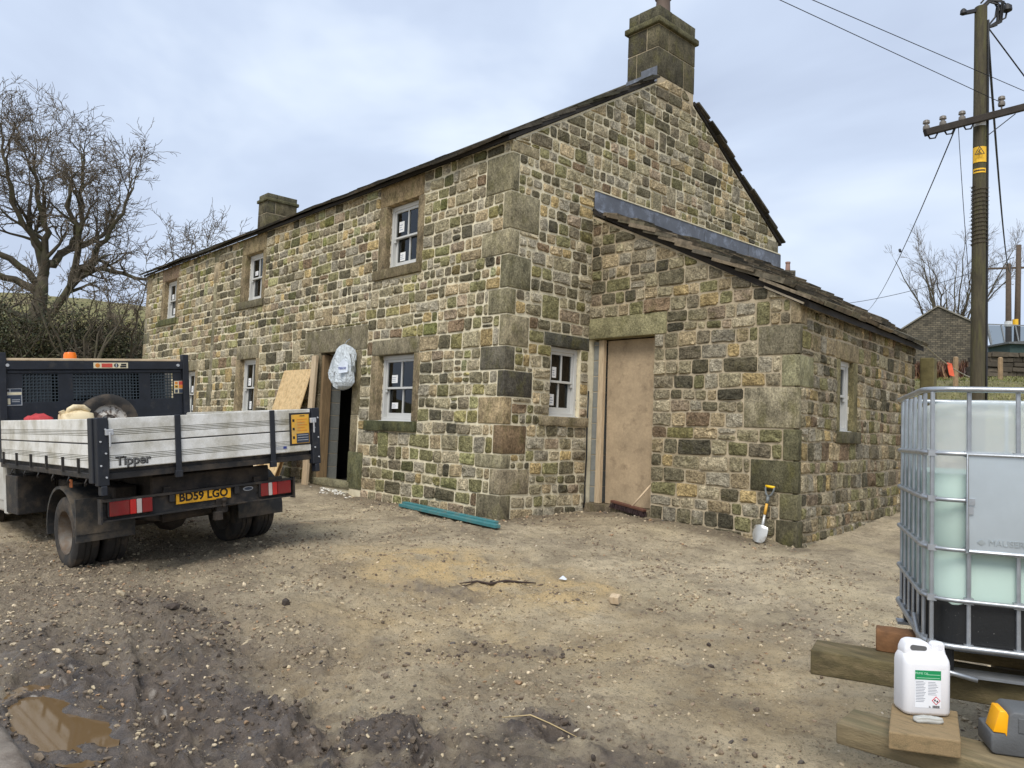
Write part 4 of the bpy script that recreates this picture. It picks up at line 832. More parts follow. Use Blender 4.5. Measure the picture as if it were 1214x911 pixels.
# chassis, light bar
mb = MB()
for xx in (.55, 1.42): mb.box((xx, .12, -.36), (xx+.07, 5.3, -.2)); mb.box((xx-.02, .3, -.2), (xx+.09, 2.9, -.1))
ch = mb.build('chassis', under, truck)
mb = MB(); mb.box((.46, .16, -.26), (1.6, .2, -.10)); mb.box((.3, .6, -.5), (.5, 2.2, -.2)); mb.box((.5, 1.6, -.55), (1.5, 2.3, -.22)); mb.build('underframe', under, truck, bevel=.01)
mb = MB(); mb.prism([(0, 0), (.055, .0), (.055, .012), (.014, .012), (.014, .155), (.05, .165), (.05, .185), (0, .185)], (.011, .13, -.435), (0, -1, 0), (0, 0, 1), (1.81, 0, 0)); mb.box((.004, .06, -.45), (.018, .135, -.24)); mb.box((1.815, .06, -.45), (1.83, .135, -.24)); lb = mb.build('light_bar', blackm, truck)
for x0, x1, flip in ((.077, .43, 0), (1.465, 1.79, 1)):
    mb = MB(); mb.box((x0-.012, .082, -.402), (x1+.012, .116, -.262)); tl = mb.build('tail_light', darkp, lb, bevel=.004)
    segs = [(.0, .46, redl), (.47, .62, redb), (.63, .75, clearl), (.76, 1, redl)]
    for a, b, m in segs:
        if flip: a, b = 1-b, 1-a
        mb = MB(); mb.box((x0+(x1-x0)*a, .068, -.395), (x0+(x1-x0)*b, .083, -.27)); mb.build('lens', m, truck, bevel=.005)
mb = MB(); mb.box((.647, .098, -.368), (1.167, .103, -.257)); pl_ = mb.build('number_plate', mat('plate_yellow', lin(232, 170, 20), rough=.4, var=.1, scale=5, bump=0, dirt=lin(170, 126, 40), dscale=4, dlo=.5, dhi=.8), lb, bevel=.002)
tm = text_mesh('BD59 LGO', .104, (.907, .0979, -.313), X, Zv, .0015, bold=.0035); xs = [v[0] for v in tm.v]; k = .46/(max(xs)-min(xs)); tm.v = [(.907+(v[0]-(max(xs)+min(xs))/2)*k, v[1], v[2]) for v in tm.v]; tm.build('plate_lettering', mat('plate_black', lin(30, 22, 14), bump=0), truck)
for xx in (.585, 1.2): mb = MB(); mb.box((xx, .08, -.34), (xx+.05, .116, -.27)); mb.build('plate_lamp', darkp, lb, bevel=.006)
mb = MB(); mb.add([Vector((1.35+.052*math.cos(q*.3927), .110, -.305+.021*math.sin(q*.3927))) for q in range(16)]+[Vector((1.35+.052*math.cos(q*.3927), .1155, -.305+.021*math.sin(q*.3927))) for q in range(16)], [tuple(range(16))]+[(i, (i+1) % 16, 16+(i+1) % 16, 16+i) for i in range(16)]); mb.build('oval_badge', greyp, truck)
mb = MB(); mb.add([Vector((1.35+.043*math.cos(q*.3927), .108, -.305+.014*math.sin(q*.3927))) for q in range(16)], [tuple(range(16))]); mb.build('badge_face', navyp, truck)
mb = MB(); mb.tube([(.62, .35, -.5), (.95, .3, -.48), (1.04, .28, -.46)], .05, 10); mb.tube([(1.16, .26, -.44), (1.6, .28, -.42)], .035, 10); mb.tube([(.62, .35, -.5), (.5, 1.0, -.52), (.55, 3.2, -.45)], .035, 8); mb.build('exhaust', under, truck, smooth=True, angle=50)
mb = MB(); mb.box((1.02, .09, -.50), (1.13, .13, -.36)); mb.cyl((1.08, .06, -.44), (1.08, .06, -.39), .016, 8); mb.lathe((1.08, .06, -.40), (0, 0, 1), [(0, .005), (.005, .02), (.025, .027), (.045, .02), (.052, .004)], 10); mb.box((.99, .05, -.56), (1.06, .12, -.48)); mb.build('tow_hitch', under, truck, bevel=.004)
mb = MB(); mb.cyl((.3, 1.1, -.60), (1.73, 1.1, -.60), .05, 10); mb.lathe((1.0, 1.1, -.6), (1, 0, 0), [(-.16, .05), (-.1, .12), (0, .15), (.1, .12), (.16, .05)], 14); mb.build('rear_axle', under, truck, smooth=True, angle=50)
# wheels
R_ = .335; ZC = -.955+R_
tyre_prof = [(-.095, .20), (-.105, .235), (-.11, .28), (-.10, .315), (-.085, .332), (-.03, .335), (-.028, .327), (-.018, .327), (-.016, .335), (.016, .335), (.018, .327), (.028, .327), (.03, .335), (.085, .332), (.10, .315), (.11, .28), (.105, .235), (.095, .20)]
rim_out = [(.10, .205), (.09, .2), (.06, .19), (.02, .175), (-.03, .16), (-.045, .12), (-.04, .10), (-.04, .085), (.0, .08), (.02, .055), (.025, .0)]
def wheel(par, c, ax, local=True):
    mb = MB(); mb.lathe(c, ax, tyre_prof, 32); w = mb.build('wheel', rubber, par, origin=c, smooth=True, angle=35)
    mb = MB(); mb.lathe(c, ax, rim_out, 28); mb.build('rim', rimm, w, origin=c, smooth=True, angle=40)
    mb = MB(); c = Vector(c); ax = Vector(ax)
    for k in range(6): g = k*math.pi/3; a_ = ax.orthogonal().normalized(); b_ = ax.cross(a_); q = c+(a_*math.cos(g)+b_*math.sin(g))*.095-ax*.042; mb.cyl(q, q+ax*.025, .011, 6)
    mb.build('wheel_nut', blackm, w, origin=c); return w
for xx, ax in ((.13, -X), (.385, X), (BW-.13, X), (BW-.385, -X)): wheel(truck, (xx, 1.1, ZC), ax)
for xx, ax in ((.20, -X), (BW-.20, X)): wheel(truck, (xx, 4.62, ZC), ax)
# mudguards
for x0, x1 in ((-.005, .50), (BW-.50, BW+.005)):
    mb = MB(); ang = [math.radians(q) for q in range(-8, 189, 14)]; pts = [(1.1+.43*math.cos(q), ZC+.01+.43*math.sin(q)) for q in ang]; n = len(pts)
    vs = [(x0, y, z) for y, z in pts]+[(x1, y, z) for y, z in pts]+[(x0, 1.1+(y-1.1)*.94, ZC+(z-ZC)*.94) for y, z in pts]+[(x1, 1.1+(y-1.1)*.94, ZC+(z-ZC)*.94) for y, z in pts]
    fs = [(i, n+i, n+i+1, i+1) for i in range(n-1)]+[(2*n+i+1, 3*n+i+1, 3*n+i, 2*n+i) for i in range(n-1)]+[(i+1, 2*n+i+1, 2*n+i, i) for i in range(n-1)]+[(n+i, 3*n+i, 3*n+i+1, n+i+1) for i in range(n-1)]
    mb.add(vs, fs); mb.box((x0, .665, ZC+.02 if x0 < 1 else ZC+.12), (x1, .69, ZC+.34)); mb.build('mudguard', mat('black_plastic_guard', lin(44, 45, 46), rough=.6, var=.2, bump=.2, dirt=lin(110, 98, 82), dscale=5, dlo=.45, dhi=.78), truck, smooth=True, angle=40)
mb = MB(); mb.box((-.02, .70, -.17), (-.012, .76, -.10)); mb.build('side_marker', mat('dim_amber', lin(150, 84, 40), bump=0), truck)
# cab
prof = [(3.16, -.62), (3.16, 1.0), (3.24, 1.08), (4.0, 1.08), (4.25, 1.02), (4.95, .42), (5.5, .27), (5.62, .05), (5.66, -.45), (5.5, -.62), (5.03, -.62), (4.98, -.42), (4.85, -.25), (4.62, -.19), (4.39, -.25), (4.26, -.42), (4.21, -.62)]
mb = MB(); mb.prism(prof, (.09, 0, 0), (0, 1, 0), (0, 0, 1), (BW-.18, 0, 0)); cab = mb.build('cab', whitep, truck, bevel=.04, seg=2, smooth=True, angle=45)
glassd = mat('dark_glass', lin(22, 26, 28), rough=.06, var=.05, bump=0)
for xx, o_ in ((.082, 1), (BW-.088, 1)):
    mb = MB(); mb.prism([(3.42, .42), (4.55, .42), (4.12, .93), (3.42, .93)], (xx, 0, 0), (0, 1, 0), (0, 0, 1), (.006, 0, 0)); mb.build('side_window', glassd, cab)
    mb = MB(); mb.prism([(3.4, -.48), (4.2, -.48), (4.45, .38), (3.4, .38)], (xx-.004, 0, 0), (0, 1, 0), (0, 0, 1), (.012, 0, 0)); mb.build('door', whitep, cab, bevel=.01)
    mb = MB(); mb.box((xx-.1 if xx < 1 else xx+.01, 4.32, .42), (xx-.01 if xx < 1 else xx+.1, 4.38, .72)); mb.build('wing_mirror', blackm, cab, bevel=.02)
mb = MB(); mb.box((.2, 3.13, .42), (BW-.2, 3.15, .98)); mb.build('rear_window', glassd, cab); mb = MB(); mb.obox((.22, 4.29, 1.0), (BW-.44, 0, 0), (0, .62, -.54), (0, .015, .018)); mb.build('windscreen', glassd, cab)
for xx in (.14, BW-.42): mb = MB(); mb.box((xx, 5.58, -.12), (xx+.28, 5.66, .06)); mb.build('headlight', clearl, cab, bevel=.02)
mb = MB(); mb.box((.12, 5.55, -.58), (BW-.12, 5.72, -.3)); mb.build('front_bumper', blackm, cab, bevel=.03)
mb = MB(); mb.lathe((.84, 3.5, 1.085), (0, 0, 1), [(0, .085), (.035, .085), (.04, .075), (.12, .072), (.15, .06), (.16, 0)], 18); mb.build('beacon', amber, truck, smooth=True, angle=40)
mb = MB(); mb.box((.02, 2.62, -.58), (.4, 3.05, -.16)); mb.build('battery_box', blackm, truck, bevel=.01)
mb = MB(); mb.box((.02, 3.02, -.60), (.12, 3.15, .0)); mb.build('cab_step_panel', whitep, truck, bevel=.01)
# things lying in the bed
def in_bed(name, loc, label, cat): e = empty(name, (0, 0, 0), label, cat, mw=TM @ Matrix.Translation(Vector(loc))); PO[e.name] = tuple(loc); return e
sp = in_bed('spare_wheel', (1.0, 2.82, .02), 'muddy spare wheel standing against the dark truck headboard', 'wheel')
c = Vector((1.0, 2.80, .36)); ax = Vector((0, -1, .12)).normalized(); mb = MB(); mb.lathe(c, ax, tyre_prof, 32); mb.build('tyre', rubber, sp, origin=c, smooth=True, angle=35)
mb = MB(); mb.lathe(c, ax, [(.10, .205), (.09, .2), (.06, .19), (.05, .15), (.075, .12), (.08, .09), (.06, .08), (.06, .0)], 28); mb.build('rim', mat('white_muddy_rim', lin(206, 200, 190), rough=.6, var=.1, bump=.2, dirt=lin(96, 82, 70), dscale=9, dlo=.5, dhi=.58), sp, origin=c, smooth=True, angle=40)
def soft_block(lo, hi, seed, sub=2, amp=.02):
    bm = bmesh.new(); bmesh.ops.create_cube(bm, size=1); bmesh.ops.subdivide_edges(bm, edges=bm.edges[:], cuts=4, use_grid_fill=True); rn = random.Random(seed); mb = MB(); lo, hi = Vector(lo), Vector(hi); ph = rn.uniform(0, 9)
    vs = []
    for v in bm.verts:
        p = v.co.copy(); q = p.normalized()*.62; p = p.lerp(q, .38); d = Vector((math.sin(p.y*9+ph), math.sin(p.z*11+ph), math.sin(p.x*8+p.y*6+ph)))*amp
        vs.append(Vector(((lo.x+hi.x)/2+p.x*(hi.x-lo.x), (lo.y+hi.y)/2+p.y*(hi.y-lo.y), (lo.z+hi.z)/2+p.z*(hi.z-lo.z)))+d)
    mb.add(vs, [tuple(v.index for v in f.verts) for f in bm.faces]); bm.free(); return mb
fc = in_bed('fuel_can', (.45, 2.2, .02), 'cream plastic fuel can with moulded handle in the truck bed', 'fuel can')
crm = mat('cream_plastic', lin(222, 204, 166), rough=.5, var=.1, bump=.05, dirt=lin(180, 158, 118), dscale=8)
soft_block((.33, 2.1, .03), (.66, 2.3, .50), 3, amp=.006).build('body', crm, fc, smooth=True)
mb = MB(); mb.tube([(.40, 2.2, .46), (.43, 2.2, .53), (.47, 2.2, .555), (.56, 2.2, .55), (.62, 2.2, .50)], [.03, .032, .032, .032, .03], 10); mb.build('handle', crm, fc, smooth=True); mb = MB(); mb.cyl((.37, 2.2, .47), (.35, 2.2, .52), .03, 10); mb.build('cap', crm, fc)
rc = in_bed('red_bag', (.14, 2.4, .02), 'crumpled red bag lying beside the cream fuel can', 'bag'); soft_block((.07, 2.25, .02), (.31, 2.5, .475), 8, amp=.015).build('body', mat('red_fabric', lin(172, 52, 54), rough=.7, var=.25, scale=14, bump=.6, bscale=20), rc, smooth=True)
# ================================================================= WATER TANK ON TIMBERS
h_ = .46; IA = Vector((math.cos(h_), math.sin(h_), 0)); IB = Vector((-math.sin(h_), math.cos(h_), 0)); IO = Vector((6.151, -3.265, .185))
IM = Matrix(((IA.x, IB.x, 0, IO.x), (IA.y, IB.y, 0, IO.y), (0, 0, 1, IO.z), (0, 0, 0, 1)))
tank = empty('water_tank', (0, 0, 0), 'caged white plastic bulk water tank half full on timber sleepers', 'water tank', mw=IM @ Matrix.Translation(Vector((.57, .5, -.13)))); PO[tank.name] = (.57, .5, -.13)
galv = mat('galvanised_steel', lin(172, 176, 180), rough=.42, metal=.75, var=.18, scale=12, bump=.1, bscale=60)
IW, ID = 1.14, .98
def rring(x0, y0, x1, y1, r, z, n=5):
    pts = []
    for cx, cy, a0 in ((x1-r, y0+r, -90), (x1-r, y1-r, 0), (x0+r, y1-r, 90), (x0+r, y0+r, 180)):
        for k in range(n+1): g = math.radians(a0+90*k/n); pts.append((cx+r*math.cos(g), cy+r*math.sin(g), z))
    return pts
def skin(rings, capt=True, capb=True):
    mb = MB(); n = len(rings[0]); vs = [p for r in rings for p in r]; fs = [(i*n+k, i*n+(k+1) % n, (i+1)*n+(k+1) % n, (i+1)*n+k) for i in range(len(rings)-1) for k in range(n)]
    if capb: fs.append(tuple(range(n))[::-1])
    if capt: fs.append(tuple((len(rings)-1)*n+k for k in range(n)))
    return mb.add(vs, fs)
sh = bpy.data.materials.new('translucent_white_plastic'); sh.use_nodes = True; t = sh.node_tree; b = t.nodes['Principled BSDF']; b.inputs['Base Color'].default_value = (.88, .90, .91, 1); b.inputs['Roughness'].default_value = .35
tr = nd(t, 'ShaderNodeBsdfTransparent'); tl_ = nd(t, 'ShaderNodeBsdfTranslucent'); tl_.inputs['Color'].default_value = (.85, .88, .88, 1); m1 = nd(t, 'ShaderNodeMixShader'); m2 = nd(t, 'ShaderNodeMixShader'); m1.inputs[0].default_value = .4; m2.inputs[0].default_value = .6; out = t.nodes['Material Output']
t.links.new(b.outputs[0], m1.inputs[1]); t.links.new(tl_.outputs[0], m1.inputs[2]); t.links.new(m1.outputs[0], m2.inputs[1]); t.links.new(tr.outputs[0], m2.inputs[2]); t.links.new(m2.outputs[0], out.inputs['Surface'])
g_ = .028; rr = lambda d, z, r=.12: rring(g_+d, g_+d, IW-g_-d, ID-g_-d, r, z)
skin([rr(.10, .005), rr(.03, .008), rr(.0, .04), rr(.0, .30), rr(.006, .32), rr(.006, .36), rr(0, .38), rr(0, .62), rr(.006, .64), rr(.006, .68), rr(0, .70), rr(0, .88), rr(.012, .925), rr(.045, .955), rr(.12, .968), rr(.3, .972)]).build('bottle', sh, tank, smooth=True, angle=40)
skin([rr(.035, .012), rr(.006, .042), rr(.006, .30), rr(.012, .32), rr(.012, .36), rr(.006, .38), rr(.006, .62), rr(.012, .64), rr(.012, .665)]).build('liquid', mat('pale_green_water', lin(176, 206, 190), rough=.25, var=.04, scale=2, bump=0), tank, smooth=True, angle=40)
rnk = random.Random(3); top = [(p[0], p[1], .17+.012*math.sin(i*.8)+rnk.uniform(-.004, .004)) for i, p in enumerate(rring(g_-.006, g_-.006, IW-g_+.006, ID-g_+.006, .12, 0, 9))]
skin([rring(g_-.006, g_-.006, IW-g_+.006, ID-g_+.006, .12, .0, 9), top], False, False).build('black_apron', mat('splashed_black_plastic', lin(24, 25, 26), rough=.45, var=.2, bump=.1, dirt=lin(120, 120, 116), dscale=85, dlo=.66, dhi=.70), tank, smooth=True, angle=40)
for k, z in enumerate((.0, .177, .372, .565, .746, 1.0)):
    mb = MB(); mb.tube(rring(0, 0, IW, ID, .11, z, 6), .0115 if k in (0, 5) else .0085, 8, closed=True); mb.build('cage_ring', galv, tank, smooth=True)
def upright(x, y, dx, dy):
    mb = MB(); pts = [(x, y, z) for z in (0, .17, .19, .36, .385, .555, .575, .735, .76, .99)]; mb.tube(pts, [.0085]*10, 8); 
    for z in (0, .177, .372, .565, .746): mb.box((x-.012-.004*abs(dy), y-.012-.004*abs(dx), z-.012), (x+.012+.004*abs(dy), y+.012+.004*abs(dx), z+.012))
    mb.build('cage_upright', galv, tank, smooth=True, angle=40)
for x in (.155, .32, .485, .65, .815, .98): upright(x, .0145, 0, 1); upright(x, ID-.0145, 0, 1)
for y in (.12, .27, .42, .57, .72, .86): upright(.0145, y, 1, 0); upright(IW-.0145, y, 1, 0)
upright(.03, .03, 0, 1); upright(IW-.03, .03, 0, 1)
# label plate clipped on the cage
mb = MB(); mb.box((.142, -.012, .365), (.70, -.009, .752)); pl2 = mb.build('name_plate', mat('galvanised_plate', lin(190, 200, 206), rough=.34, metal=.6, var=.1, scale=3, bump=.06, bscale=6), tank)
mb = MB(); mb.tube([(.15, -.015, .372), (.69, -.015, .372), (.695, -.015, .745), (.145, -.015, .745), (.145, -.015, .38)], .007, 8); mb.box((.147, -.020, .55), (.17, -.011, .575)); mb.box((.147, -.020, .515), (.165, -.011, .545)); mb.build('plate_rim', galv, tank, smooth=True, angle=40)
text_mesh('MAUSER', .032, (.275, -.0125, .41), X, Zv, .003).build('embossed_lettering', mat('bright_emboss', lin(188, 198, 203), rough=.3, metal=.7, bump=0), tank)
mb = MB(); mb.prism([(-.014, 0), (0, -.012), (.014, 0), (0, .012)], (.192, -.0125, .41), (1, 0, 0), (0, 0, 1), (0, -.003, 0)); mb.build('embossed_mark', MATS['bright_emboss'], tank)
# steel pallet
mb = MB(); mb.box((.02, .02, -.012), (IW-.02, ID-.02, -.001)); pal_ = mb.build('pallet', galv, tank)
for x in (.03, IW/2-.04, IW-.11):
    for y in (.03, ID/2-.04, ID-.11): mb = MB(); mb.box((x, y, -.105), (x+.08, y+.08, -.012)); mb.build('pallet_foot', dpc, tank, bevel=.008)
for y in (.03, ID/2-.04, ID-.11): mb = MB(); mb.box((.0, y-.005, -.118), (IW, y+.085, -.105)); mb.build('pallet_runner', galv, tank)
mb = MB(); mb.tube([(-.005, .25, .06), (.0, .12, -.02), (.03, .0, -.09), (.18, -.02, -.11)], .01, 8); mb.build('pallet_bracket', galv, tank, smooth=True)
mb = MB(); mb.cyl((IW/2, ID/2, .96), (IW/2, ID/2, 1.0), .1, 20); mb.build('lid', dpc, tank, bevel=.005)
# timbers
beamw = mat('mossy_sleeper', lin(92, 82, 54), rough=.85, var=.35, scale=5, bump=.5, bscale=30, stretch=(1.2, 6, 6), dirt=lin(128, 112, 82), dscale=3, dlo=.5, dhi=.75)
beamp = mat('grey_sleeper', lin(126, 112, 84), rough=.85, var=.3, scale=5, bump=.5, bscale=30, stretch=(1.2, 6, 6), dirt=lin(96, 92, 66), dscale=3, dlo=.5, dhi=.7)
endw = mat('red_end_grain', lin(120, 84, 52), rough=.8, var=.3, scale=20, bump=.3)
blockw = mat('pale_board', lin(146, 124, 90), rough=.8, var=.2, scale=6, bump=.3, stretch=(1, 6, 6), dirt=lin(100, 88, 62), dscale=6, dlo=.46, dhi=.7, speck=.2)
def beam(name, label, o, d, length, wid, zlo, zhi, m, cat='timber'):
    d = Vector(d).normalized(); n = Vector((-d.y, d.x, 0)); o = Vector(o); mb = MB(); rn = random.Random(int(length*100)); ns = 8; vs = []; zc = (zlo+zhi)/2
    for i in range(ns+1):
        p = o+d*length*i/ns
        for a_, z in ((0, zlo), (wid, zlo), (wid, zhi), (0, zhi)): vs.append(p+n*(a_+rn.uniform(-.003, .003))+Vector((0, 0, z+rn.uniform(-.0025, .0025))))
    fs = [(i*4+k, (i+1)*4+k, (i+1)*4+(k+1) % 4, i*4+(k+1) % 4) for i in range(ns) for k in range(4)]+[(0, 1, 2, 3), (ns*4+3, ns*4+2, ns*4+1, ns*4)]
    mb.add(vs, fs); o_ = mb.build(name, m, None, origin=o+d*length/2+n*wid/2+Vector((0, 0, zlo)), bevel=.006, seg=2, smooth=True, angle=50); return tag(o_, label, cat)
d1 = (.947, .32, 0)
beam('timber_sleeper', 'brown mossy sleeper under the water tank, its end jutting out to the left', (5.71, -3.30, 0), d1, 1.95, .2, -.04, .062, beamw)
beam('timber_sleeper', 'sleeper carrying the back edge of the water tank', Vector((5.90, -2.55, 0)), d1, 1.6, .2, -.04, .062, beamw)
beam('timber_offcut', 'short reddish timber offcut beside the tank pallet, above the mossy sleeper', (5.895, -3.08, 0), (.93, .36, 0), .2, .12, .064, .152, endw)
beam('timber_sleeper', 'weathered grey sleeper in front, carrying the board under the white jerrycan', (6.046, -3.80, 0), (.993, .12, 0), 1.5, .205, -.105, -.03, beamp)
for k, (x, y, l) in enumerate([(6.02, -3.14, 'left'), (7.1, -2.8, 'right')]):
    pass
conc = mat('grey_concrete', lin(116, 110, 98), rough=.9, var=.15, scale=12, bump=.4, bscale=80)
def pier(x, y, ztop, label, rot=.3):
    z0 = gz(x, y)-.05; c_, s_ = math.cos(rot), math.sin(rot); e = None; mb = MB(); mb.obox(Vector((x, y, z0))-Vector((c_, s_, 0))*.22-Vector((-s_, c_, 0))*.1, Vector((c_, s_, 0))*.44, Vector((-s_, c_, 0))*.2, Vector((0, 0, (ztop-z0)/2-.004))); lo = mb
    o_ = lo.build('concrete_pier', conc, None, origin=(x, y, z0), bevel=.008); tag(o_, label, 'block pier')
    mb = MB(); mb.obox(Vector((x, y, (z0+ztop)/2+.004))-Vector((c_, s_, 0))*.22-Vector((-s_, c_, 0))*.1, Vector((c_, s_, 0))*.44, Vector((-s_, c_, 0))*.2, Vector((0, 0, (ztop-z0)/2-.006))); mb.build('upper_block', conc, o_, bevel=.008)
pier(6.75, -2.84, -.042, 'concrete block pier under the near sleeper of the tank', .33); pier(7.3, -2.66, -.042, 'concrete block pier under the far end of the tank sleeper', .33); pier(6.35, -2.28, -.042, 'concrete block pier under the back sleeper of the tank', .33); pier(7.2, -2.0, -.042, 'concrete block pier under the far end of the back sleeper', .33)
pier(6.98, -3.62, -.108, 'pale concrete block pier under the grey front sleeper', .12); pier(7.42, -3.55, -.108, 'concrete block pier under the right end of the front sleeper', .12)
BOARD = [(6.262, -3.900, .030), (6.440, -3.790, .030), (6.340, -3.495, .030), (6.160, -3.605, .030)]
# board + jerrycan + stone + tool case
JD = Vector((.70, .714, 0)).normalized(); JN = Vector((.714, -.70, 0))      # can faces the camera
jc = Vector((6.262, -3.612, .032)); bd_ = Vector((.80, .6, 0)).normalized(); bn = Vector((-bd_.y, bd_.x, 0))
mb = MB(); q_ = [Vector(p) for p in BOARD]; mb.add([p+Vector((0, 0, -.056)) for p in q_]+q_, [(0, 3, 2, 1), (4, 5, 6, 7), (0, 1, 5, 4), (1, 2, 6, 5), (2, 3, 7, 6), (3, 0, 4, 7)]); o_ = q_[0]; tag(mb.build('wooden_board', blockw, None, origin=o_, bevel=.005, seg=2), 'pale sawn board offcut lying under the white jerrycan', 'board')
JM = Matrix(((JD.x*.87, -JN.x*.87, 0, jc.x), (JD.y*.87, -JN.y*.87, 0, jc.y), (0, 0, .87, jc.z), (0, 0, 0, 1)))
jer = empty('jerrycan', (0, 0, 0), 'white plastic five litre jerrycan with green label on a board', 'jerrycan', mw=JM); PO[jer.name] = (0, 0, 0)
hdpe = mat('white_hdpe', lin(232, 232, 235), rough=.35, var=.03, bump=.03, bscale=20, dirt=lin(188, 180, 164), dscale=14, dlo=.6, dhi=.85)
jw, jd, jh = .185, .12, .285
def jring(z, w, d, r, cx=0): return rring(cx-w/2, -d/2, cx+w/2, d/2, r, z, 5)
skin([jring(0, jw-.03, jd-.03, .02), jring(.003, jw-.012, jd-.012, .025), jring(.016, jw, jd, .03), jring(.195, jw, jd, .03), jring(.212, jw-.004, jd-.004, .03), jring(.232, jw-.014, jd-.03, .03), jring(.236, jw-.02, jd-.05, .028)]).build('body', hdpe, jer, smooth=True, angle=50)
skin([jring(.228, .07, .055, .02, .055), jring(.25, .06, .05, .02, .055)]).build('neck', hdpe, jer, smooth=True, angle=50)
mb = MB(); mb.prism([(-.084, .19), (.055, .19), (.055, .232), (.034, .24), (.024, .262), (.008, .281), (-.05, .286), (-.072, .278), (-.084, .25), (-.084, .19)][:-1], (0, -.034, 0), (1, 0, 0), (0, 0, 1), (0, .068, 0)); mb.build('shoulder', hdpe, jer, bevel=.012, seg=3, smooth=True, angle=60)
mb = MB(); mb.prism([(-.062+.0*k, 0) for k in range(0)]+[(-.052+.011*math.cos(g), .258+.011*math.sin(g)) for g in np.linspace(math.pi/2, 3*math.pi/2, 7)]+[(-.006+.009*math.cos(g), .256+.009*math.sin(g)) for g in np.linspace(-math.pi/2, math.pi/2, 7)], (0, -.0348, 0), (1, 0, 0), (0, 0, 1), (0, .0696, 0)); mb.build('handle_slot_shade', mat('handle_shadow', lin(92, 92, 92), rough=.6, bump=0), jer)  # grey inlay paints the shade of the handle slot; nothing is cut out
mb = MB(); n = 20
prof = [(.0, .026), (.022, .026), (.026, .022), (.026, 0)]; mb.lathe((.058, 0, .25), (0, 0, 1), prof, 24)
for k in range(24): g = k*math.pi/12; q = Vector((.058+.026*math.cos(g), .026*math.sin(g), .25)); mb.obox(q-Vector((.0015, .0015, 0)), (.003, 0, 0), (0, .003, 0), (0, 0, .02))
mb.build('cap', hdpe, jer, smooth=True, angle=40)
yl = -jd/2-.0008
def lab(x0, x1, z0, z1, m, dy=0, nm='label_print'): mb = MB(); mb.add([(x0, yl-dy, z0), (x1, yl-dy, z0), (x1, yl-dy, z1), (x0, yl-dy, z1)], [(0, 1, 2, 3)]); return mb.build(nm, m, jer)
green = mat('label_green', lin(16, 140, 84), rough=.5, bump=0, var=.05); lgreen = mat('label_pale_green', lin(170, 220, 190), rough=.5, bump=0); lwhite = mat('label_white', lin(232, 234, 238), rough=.5, bump=0, var=.02)
lab(-.056, .045, .034, .178, lwhite, 0, 'label'); lab(-.056, .045, .142, .178, green, .0004); text_mesh('PRIME OIL', .012, (-.03, yl-.0006, .166), X, Zv, .0004).build('label_lettering', lgreen, jer)
lab(-.012, .042, .161, .163, lgreen, .0007); lab(-.05, .04, .148, .150, lgreen, .0007)
for k in range(14):
    z = .134-.006*k; lab(-.053, -.053+.04*(.75+.25*((k*37) % 10)/10), z, z+.0022, mat('label_text_grey', lin(150, 154, 164), bump=0), .0004)
    if k < 9: lab(-.005, -.005+.04*(.7+.3*((k*53) % 10)/10), z-.002, z+.0, MATS['label_text_grey'], .0004)
mb = MB(); mb.prism([(-.017, 0), (0, -.017), (.017, 0), (0, .017)], (.026, yl, .063), (1, 0, 0), (0, 0, 1), (0, -.0008, 0)); mb.build('hazard_mark', mat('hazard_red', lin(206, 64, 78), bump=0), jer)
mb = MB(); mb.prism([(-.013, 0), (0, -.013), (.013, 0), (0, .013)], (.026, yl-.0009, .063), (1, 0, 0), (0, 0, 1), (0, -.0004, 0)); mb.build('hazard_field', lwhite, jer)
mb = MB()
for q in ((-.005, .002), (.004, -.002)): mb.box((.026+q[0]-.003, yl-.0018, .063+q[1]-.004), (.026+q[0]+.003, yl-.0014, .063+q[1]+.003))
mb.build('hazard_symbol', darkp, jer)
for k in range(11): lab(.012+k*.0026, .0132+k*.0026+.0006*(k % 3), .034, .044, darkp, .0006)
text_mesh('5L', .009, (.002, yl-.0006, .038), X, Zv, .0004).build('label_lettering', darkp, jer)
st = soft_block(Vector((-.045, -.014, 0)), Vector((.045, .016, .02)), 5, amp=.002); st.v = [tuple(Vector((6.315, -3.705, .029))+JD*v[0]-JN*v[1]+Vector((0, 0, v[2]))) for v in st.v]
tag(st.build('stone', mat('pale_grey_stone', lin(176, 176, 170), rough=.7, var=.1, scale=30, bump=.2), None, origin=(6.315, -3.705, .029), smooth=True), 'small pale grey stone on the board in front of the jerrycan', 'stone')
tc_ = Vector((6.487, -3.655, -.028)); tdir = Vector((.86, .51, 0)).normalized(); tn = Vector((-tdir.y, tdir.x, 0)); TMx = Matrix(((tdir.x*.85, tn.x*.85, 0, tc_.x), (tdir.y*.85, tn.y*.85, 0, tc_.y), (0, 0, .85, tc_.z), (0, 0, 0, 1)))
tcase = empty('tool_case', (0, 0, 0), 'grey plastic tool case with yellow corner cover on the front sleeper', 'tool case', mw=TMx); PO[tcase.name] = (0, 0, 0)
gpl = mat('grey_case_plastic', lin(92, 94, 96), rough=.6, var=.15, bump=.2, bscale=120)
mb = MB(); mb.prism([(0, .008), (.012, 0), (.3, 0), (.31, .01), (.31, .15), (.29, .165), (.075, .165), (.06, .15), (.04, .085), (0, .08)], (0, 0, 0), (1, 0, 0), (0, 0, 1), (0, .17, 0)); mb.build('body', gpl, tcase, bevel=.007, seg=2, smooth=True, angle=50)
mb = MB(); mb.prism([(.006, .083), (.046, .083), (.052, .07), (.058, .15), (.05, .165), (.028, .165)], (0, -.004, 0), (1, 0, 0), (0, 0, 1), (0, .1, 0)); mb.build('cover', mat('yellow_plastic', lin(250, 176, 12), rough=.4, var=.06, bump=.05), tcase, bevel=.004, seg=2, smooth=True, angle=50)
